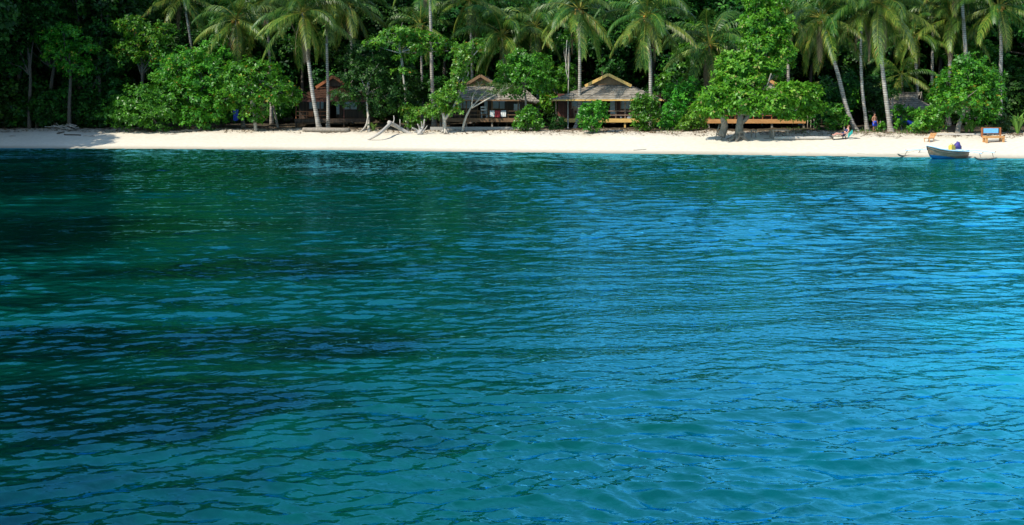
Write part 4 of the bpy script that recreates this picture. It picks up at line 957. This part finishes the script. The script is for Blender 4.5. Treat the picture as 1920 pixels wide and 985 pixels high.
D0 = np.interp(px, [0, 960, 1920], [87, 79, 71]); x_ = (px - 960) / F * D0; y_ = shore(x_) + s_ ; z_ = ground(x_, y_) + .02
A_ = unit(rng.normal(0, 1, (n, 3)) * np.array([1, 1, .2])); Nn = unit(rng.normal(0, .3, (n, 3)) + np.array([0, 0, 1])); l_ = rng.uniform(.1, .24, n)
v, f, tn = leaf_arrays(np.stack([x_, y_, z_], -1), A_, Nn, l_, l_ * .5, rng.uniform(0, .9, n)); o = link('leaf_litter', new_mesh('leaf_litter', v, f, tn), M['leaf_dry']); tag(o, 'dry fallen leaves strewn along the top of the sand', 'leaf litter', kind='stuff')
n = 900; cx_ = rng.choice([1700, 1712, 1590, 1632, 1500, 1735, 1250, 1890], n) + rng.normal(0, 14, n); yy = rng.uniform(71, 79, n); x_ = (cx_ - 960) / F * yy; keep = (yy - shore(x_)) > 8.2; x_, yy = x_[keep], yy[keep]; n = len(yy)
A_ = unit(rng.normal(0, .35, (n, 3)) + np.array([0, 0, 1])); l_ = rng.uniform(.12, .3, n)
v, f, tn = leaf_arrays(np.stack([x_, yy, ground(x_, yy)], -1), A_, unit(rng.normal(0, 1, (n, 3))), l_, l_ * .18, rng.uniform(0, .9, n)); o = link('beach_grass', new_mesh('beach_grass', v, f, tn), M['leaf_feather']); tag(o, 'thin green grass tufts at the top of the sand', 'grass', kind='stuff')

# ------------------------------------------------------------------ furniture on the sand
p = gpix(1863, 267)
t = thing('bench', 'orange wooden bench with light blue backrest facing the sea', 'bench', p, R(4)); t.scale = (.92, .92, .92)
obj('seat', MB().box((0, 0, .38), (1.42, .5, .16)), M['orange_wood'], t)
obj('backrest', MB().box((-.02, .33, .82), (1.1, .05, .34)), M['light_blue'], t)
obj('back_frame', MB().box((-.68, .33, .7), (.1, .08, .72)).box((.68, .33, .7), (.1, .08, .72)).box((0, .36, 1.02), (1.46, .06, .07)).box((0, .36, .62), (1.46, .06, .05)), M['deep_orange'], t)
for x in (-.62, .62):
    for y in (-.18, .2): obj('leg', MB().box((x, y, .13), (.14, .1, .36)), M['orange_wood'], t)
obj('side_brace', MB().beam((.74, .35, .72), (.9, .75, .02), .05, .07), M['deep_orange'], t)
p = gpix(1743, 266)
t = thing('lounge_chair', 'low orange wooden slatted chair on the open sand above the boat', 'chair', p, R(-58)); t.scale = (.66, .66, .66)
mb = MB()
for i in range(7): mb.beam((-.3, -.42 + i * .1, .36 + .0 * i), (.3, -.42 + i * .1, .36), .075, .025)
obj('seat', mb, M['orange_wood'], t); mb = MB()
for i in range(6): mb.beam((-.3, .28 + i * .07, .4 + i * .085), (.3, .28 + i * .07, .4 + i * .085), .03, .07)
obj('backrest', mb, M['orange_wood'], t)
for x in (-.3, .3):
    obj('side_rail', MB().beam((x, -.46, .33), (x, .3, .33), .05, .06).beam((x, .24, .34), (x, .7, .86), .05, .05), M['orange_wood'], t)
    for y in (-.42, .26): obj('leg', MB().box((x, y, .13), (.05, .05, .38)), M['orange_wood'], t)
def stool(px, py, label, w, h, group=None):
    t = thing('stool', label, 'stool', gpix(px, py), R(random.Random(px).uniform(-20, 20)), group)
    obj('seat', MB().box((0, 0, h), (w, .32, .06)), M['grey_wood'], t)
    for x in (-w / 2 + .05, w / 2 - .05):
        for y in (-.11, .11): obj('leg', MB().box((x, y, h / 2 - .03), (.05, .05, h)), M['grey_wood'], t)
    return t
stool(1413, 258, 'small wooden stool in the shade nearest the almond trunk', .42, .5)
stool(1448, 259, 'wooden stool in the shade at left of the low table', .4, .5)
t = thing('low_table', 'low rough wooden table in the shade of the almond tree', 'table', gpix(1462, 260)); obj('tabletop', MB().box((0, 0, .58), (1.2, .6, .06)), M['grey_wood'], t)
for x in (-.5, .5):
    for y in (-.22, .22): obj('leg', MB().box((x, y, .27), (.08, .08, .58)), M['grey_wood'], t)
p = gpix(1350, 262); t = thing('ladder', 'rickety grey wooden ladder leaning on the left almond trunk', 'ladder', p)
for s in (-.22, .22): obj('rail', MB().beam((s - .15, -.1, 0), (s + .25, .35, 1.05), .05, .06), M['grey_wood'], t)
for i in range(4):
    k = .15 + i * .22; obj('rung', MB().beam((-.37 + .4 * k, -.1 + .45 * k, 1.05 * k), (.07 + .4 * k, -.1 + .45 * k, 1.05 * k), .05, .04), M['grey_wood'], t)
p = gpix(1391, 264); t = thing('stool', 'small open wooden frame stool before the gnarled trunk', 'stool', p)
obj('frame', MB().beam((-.22, 0, 0), (-.18, 0, .62), .05, .05).beam((.22, 0, 0), (.18, 0, .62), .05, .05).beam((-.22, 0, .6), (.22, 0, .6), .2, .05).beam((-.2, 0, .3), (.2, 0, .3), .05, .05), M['grey_wood'], t)
# hammock
a_, c_ = pt(1676, 218, 76.4), pt(1744, 241, 75.2)
mb = MB(); vs, fs = [], []; n = 22
for i in range(n + 1):
    u = i / n; q = a_.lerp(c_, u) + Vector((0, 0, -.30 * 4 * u * (1 - u))); wd = .42 * math.sin(math.pi * u) ** .6 + .015
    for j in range(7): k = (j / 6 - .5) * 2; vs.append(q - a_ + Vector((0, k * wd * .6, (k * k) * wd * .75)))
for i in range(n):
    for j in range(6): k = i * 7 + j; fs.append((k, k + 7, k + 8, k + 1))
t = thing('hammock', 'bright blue hammock slung below the grey thatched hut', 'hammock', a_); mb.add(vs, fs); obj('cloth', mb, M['cloth_blue'], t, smooth=True)
obj('rope', MB().tube([Vector((-.25, .1, .12)), Vector((0, 0, 0)), Vector((.12, 0, -.06))], .02, 5), M['bamboo'], t)

# ------------------------------------------------------------------ people
def skin_body(name, joints, edges, m, parent):
    me = bpy.data.meshes.new(name); me.from_pydata([j[0] for j in joints], edges, []); o = bpy.data.objects.new(name, me); COL.objects.link(o)
    sk = o.modifiers.new('skin', 'SKIN'); sb = o.modifiers.new('sub', 'SUBSURF'); sb.levels = 2; sb.render_levels = 2
    for i, j in enumerate(joints):
        me.skin_vertices[0].data[i].radius = (j[1], j[1] if len(j) < 3 else j[2]); me.skin_vertices[0].data[i].use_root = i == 0
    dg = bpy.context.evaluated_depsgraph_get(); dg.update(); m2 = bpy.data.meshes.new_from_object(o.evaluated_get(dg)); m2.name = name
    bpy.data.objects.remove(o); m2.materials.clear(); m2.polygons.foreach_set('use_smooth', np.ones(len(m2.polygons), bool))
    return link(name, m2, m, parent)
def hand(J, E, wrist, direc, side_):
    w_ = Vector(J[wrist][0]); d = Vector(direc).normalized(); s = Vector(side_).normalized()
    J.append((tuple(w_ + d * .06), .032, .02)); E.append((wrist, len(J) - 1)); pm = len(J) - 1
    for i, l in enumerate((.07, .085, .08, .06)):
        p0 = w_ + d * .09 + s * (i - 1.5) * .02; J.append((tuple(p0), .009)); E.append((pm, len(J) - 1)); J.append((tuple(p0 + d * l + s.cross(d) * .02), .008)); E.append((len(J) - 2, len(J) - 1))
    J.append((tuple(w_ + d * .05 - s * .05), .011)); E.append((pm, len(J) - 1)); J.append((tuple(w_ + d * .085 - s * .065), .009)); E.append((len(J) - 2, len(J) - 1))
# standing man: facing the sea (-Y)
t = thing('person', 'bare chested person in blue shorts standing between the palm trunks', 'person', gpix(1640, 248), R(20)); t.scale = (.8, .8, .8)
J = [((0, 0, .93), .13, .10), ((0, 0, 1.08), .125, .095), ((0, 0, 1.25), .15, .10), ((0, .01, 1.40), .13, .085), ((0, .01, 1.48), .055), ((0, -.01, 1.56), .075, .085), ((0, -.01, 1.66), .078, .09), ((0, -.1, 1.595), .016),
     ((.18, .01, 1.38), .055), ((.25, .03, 1.12), .042), ((.26, -.06, .88), .03), ((-.18, .01, 1.38), .055), ((-.26, .04, 1.12), .042), ((-.22, -.12, .92), .03),
     ((.10, 0, .86), .095), ((.11, -.02, .48), .06), ((.11, .02, .09), .04), ((.12, -.13, .04), .035), ((-.10, 0, .86), .095), ((-.12, .0, .48), .06), ((-.12, .05, .09), .04), ((-.13, -.1, .04), .035)]
E = [(0, 1), (1, 2), (2, 3), (3, 4), (4, 5), (5, 6), (5, 7), (3, 8), (8, 9), (9, 10), (3, 11), (11, 12), (12, 13), (0, 14), (14, 15), (15, 16), (16, 17), (0, 18), (18, 19), (19, 20), (20, 21)]
hand(J, E, 10, (0, -.15, -1), (0, 1, 0)); hand(J, E, 13, (.1, -.3, -1), (0, 1, 0)); skin_body('body', J, E, M['skin'], t)
mb = MB(); mb.tube([(0, 0, 1.02), (0, 0, .92), (0, 0, .84)], [.165, .185, .195], 14)
for s in (-1, 1): mb.tube([(s * .09, 0, .88), (s * .115, -.01, .66), (s * .12, -.01, .54)], [.125, .115, .12], 12)
obj('shorts', mb, M['cloth_blue'], t, smooth=True); obj('hair', MB().ball((0, .02, 1.69), (.095, .105, .085), 12, 8), M['hair'], t, smooth=True)
mb = MB(); [mb.ball((s * .032, -.095, 1.615), .011, 6, 5) for s in (-1, 1)]; obj('eyes', mb, M['hair'], t)
# reclining sunbather on a low sunbed, feet to the left
p = gpix(1572, 262)
t = thing('sunbed', 'low dark sunbed under the reclining sunbather', 'sunbed', p, R(8)); t.scale = (.85, .85, .85); mb = MB()
for i in range(12): mb.box((-.62 + i * .1, 0, .24), (.08, .56, .025))
obj('slats', mb, M['dark_wood'], t); mb = MB()
for i in range(7): mb.beam((.56 + i * .065, -.28, .28 + i * .075), (.56 + i * .065, .28, .28 + i * .075), .07, .02)
obj('backrest', mb, M['dark_wood'], t)
for x in (-.58, .5):
    for y in (-.24, .24): obj('leg', MB().box((x, y, .11), (.06, .06, .26)), M['dark_wood'], t)
o = cloth('towel', 'teal towel draped over the raised end of the sunbed', 'towel', (0, 0, 0), (.29, -.02, .29), .26, 'cloth_teal', p + Vector((.56, -.31, .39)), .03, 0, 12)
t = thing('person', 'person reclining on the low sunbed with bare feet to the left', 'person', p, R(8)); t.scale = (.85, .85, .85)
J = [((.42, 0, .39), .12, .14), ((.58, 0, .52), .11, .13), ((.72, 0, .70), .12, .15), ((.80, 0, .83), .10, .13), ((.84, 0, .90), .05), ((.86, 0, .98), .08, .075), ((.88, 0, 1.06), .08, .075), ((.77, 0, 1.02), .016),
     ((.80, -.19, .79), .05), ((.66, -.27, .58), .04), ((.42, -.22, .46), .03), ((.80, .19, .79), .05), ((.68, .28, .58), .04), ((.45, .24, .46), .03),
     ((.30, -.1, .37), .09), ((-.08, -.11, .46), .058), ((-.48, -.10, .31), .042), ((-.53, -.10, .42), .03), ((.30, .1, .37), .09), ((-.1, .1, .52), .058), ((-.42, .1, .31), .042), ((-.48, .1, .42), .03)]
hand(J, E := [(0, 1), (1, 2), (2, 3), (3, 4), (4, 5), (5, 6), (5, 7), (3, 8), (8, 9), (9, 10), (3, 11), (11, 12), (12, 13), (0, 14), (14, 15), (15, 16), (16, 17), (0, 18), (18, 19), (19, 20), (20, 21)], 10, (-1, .1, -.1), (0, 1, 0)); hand(J, E, 13, (-1, 0, -.1), (0, 1, 0))
skin_body('body', J, E, M['skin_pink'], t)
obj('hair', MB().ball((.905, 0, 1.07), (.10, .10, .10), 12, 8), M['hair_red'], t, smooth=True)
obj('swimsuit', MB().tube([(.30, 0, .39), (.42, 0, .40), (.52, 0, .47)], [.17, .175, .16], 14), M['dark_tarp'], t, smooth=True)
obj('top', MB().tube([(.64, 0, .60), (.72, 0, .70), (.77, 0, .78)], [.165, .185, .165], 14), M['dark_tarp'], t, smooth=True)
mb = MB(); [mb.ball((.785, s * .03, 1.045), .011, 6, 5) for s in (-1, 1)]; obj('eyes', mb, M['hair'], t)

# ------------------------------------------------------------------ outrigger boat
def hull_mat():
    m, N, L, b = mat('hull_paint'); t_ = N.new('ShaderNodeTexCoord'); s = N.new('ShaderNodeSeparateXYZ'); L.new(t_.outputs['Object'], s.inputs[0])
    n = noise(N, L, coords(N, L, 'Object', (1, 5, 9)), 2, 5, .6)
    brown = ramp(N, L, n, [(.3, (.20, .10, .055)), (.55, (.34, .19, .11)), (.75, (.46, .29, .19))])
    z = math_(N, L, 'ADD', s.outputs[2], math_(N, L, 'MULTIPLY', s.outputs[0], .13)); lo = math_(N, L, 'LESS_THAN', z, .12)
    L.new(mix(N, L, lo, brown, (.008, .12, .30)), b.inputs['Base Color']); b.inputs['Roughness'].default_value = .55; return m
M['hull'] = hull_mat()
bx = (1774 - 960) / F * 62.0; boat = thing('outrigger_boat', 'small brown and blue outrigger boat moored at the water edge', 'boat', (bx, 62.0, -.04), R(36)); boat.scale = (1, 1, .86)
# local: bow at -X, stern at +X
st = [(-2.05, .03, .98, .45), (-1.75, .2, .88, .12), (-1.3, .40, .74, -.06), (-.6, .58, .62, -.12), (.2, .64, .56, -.14), (1.0, .6, .54, -.12), (1.75, .48, .55, -.08)]
def sect(x, hb, top, bot, inset=0):
    hb -= inset; bot += inset * 1.2; rake = 0
    return [(x, -hb, top), (x + .08, -hb * .88, bot + (top - bot) * .5), (x + .14, -hb * .55, bot + (top - bot) * .14), (x + .16, 0, bot), (x + .14, hb * .55, bot + (top - bot) * .14), (x + .08, hb * .88, bot + (top - bot) * .5), (x, hb, top)]
mb = MB()
for ins in (0, .05):
    vs = [p_ for s_ in st for p_ in sect(*s_, inset=ins if s_[1] > .1 else ins * .4)]; fs = []
    for i in range(len(st) - 1):
        for j in range(6): q = (i * 7 + j, (i + 1) * 7 + j, (i + 1) * 7 + j + 1, i * 7 + j + 1); fs.append(q if ins else q[::-1])
    e0 = (len(st) - 1) * 7; tr = tuple(range(e0, e0 + 7)); fs.append(tr if not ins else tr[::-1]); mb.add(vs, fs)
obj('hull', mb, M['hull'], boat)
for s in (-1, 1):
    mb = MB(); mb.tube([(x, s * hb, top + .015) for x, hb, top, _ in st], .035, 7); obj('gunwale', mb, M['pale_blue'], boat, smooth=True)
obj('mooring_rope', MB().tube(catmull([(-1.95, 0, .95), (-2.5, .9, .5), (-2.9, 2.6, .25), (-3.0, 4.2, .32)], 5), .014, 5), M['bamboo'], boat)
for s in (-1, 1): obj('rubbing_strake', MB().tube([(x + .03, s * (hb * .975 + .012), top - (top - bot) * .2) for x, hb, top, bot in st], .022, 6), M['bark_grey'], boat, smooth=True)
obj('stern_deck', MB().box((1.35, 0, .53), (.7, .98, .05)), M['light_blue'], boat)
obj('thwart', MB().box((-.3, 0, .48), (.25, 1.12, .04)), M['light_blue'], boat)
for x in (-.4, 1.0):
    mb = MB(); mb.tube(catmull([(x, -2.5, .5), (x, -1.6, .62), (x, 0, .64), (x, 1.6, .62), (x, 2.5, .5)], 4), .028, 7); obj('outrigger_arm', mb, M['pale_blue'], boat, smooth=True)
for s in (-1, 1):
    mb = MB(); mb.tube(catmull([(-1.25, s * 2.5, .30), (-.9, s * 2.5, .15), (0, s * 2.5, .10), (1.25, s * 2.5, .14)], 5), [.035] + [.058] * 14 + [.04], 8); fl = obj('float', mb, M['bark_grey'], boat, smooth=True)
    for x in (-.4, 1.0): obj('strut', MB().tube([(x, s * 2.35, .53), (x - .1, s * 2.5, .14)], .025, 6).tube([(x, s * 2.47, .48), (x + .1, s * 2.53, .6)], .02, 5), M['grey_wood'], fl)
def world(o_, p_): return o_.matrix_basis @ Vector(p_)
p = world(boat, (.55, -.05, .56)); mb = MB(); mb.box((0, 0, .16), (.36, .24, .30)); mb.box((-.02, 0, .335), (.26, .16, .06)); mb.tube([(.1, 0, .33), (.1, 0, .40)], .035, 8); mb.tube(catmull([(-.14, 0, .36), (-.08, 0, .43), (.02, 0, .43), (.06, 0, .36)], 4), .018, 6)
t = thing('jerrycan', 'yellow plastic jerrycan standing in the outrigger boat', 'jerrycan', p, R(30)); jb = obj('can', mb, M['plastic_yellow'], t)
bv = jb.modifiers.new('b', 'BEVEL'); bv.width = .025; bv.segments = 2
p = world(boat, (1.25, -.02, .56)); rd = random.Random(3); t = thing('outboard_engine', 'dark blue and purple covered engine at the stern of the boat', 'engine', p, R(46))
obj('engine_cover', MB().ball((-.05, 0, .24), (.26, .2, .24), 12, 8, lambda d: 1 + .13 * math.sin(d.x * 5 + 1) * math.sin(d.z * 6 + d.y * 4)).ball((.08, .02, .42), (.14, .12, .14), 10, 7, lambda d: 1 + .15 * math.sin(d.y * 6)), M['cloth_purple'], t, smooth=True)
obj('engine_block', MB().box((.26, 0, .16), (.24, .2, .26)).tube([(.3, 0, .1), (.9, 0, -.02), (1.15, 0, -.1)], .03, 7), M['dark_tarp'], t)
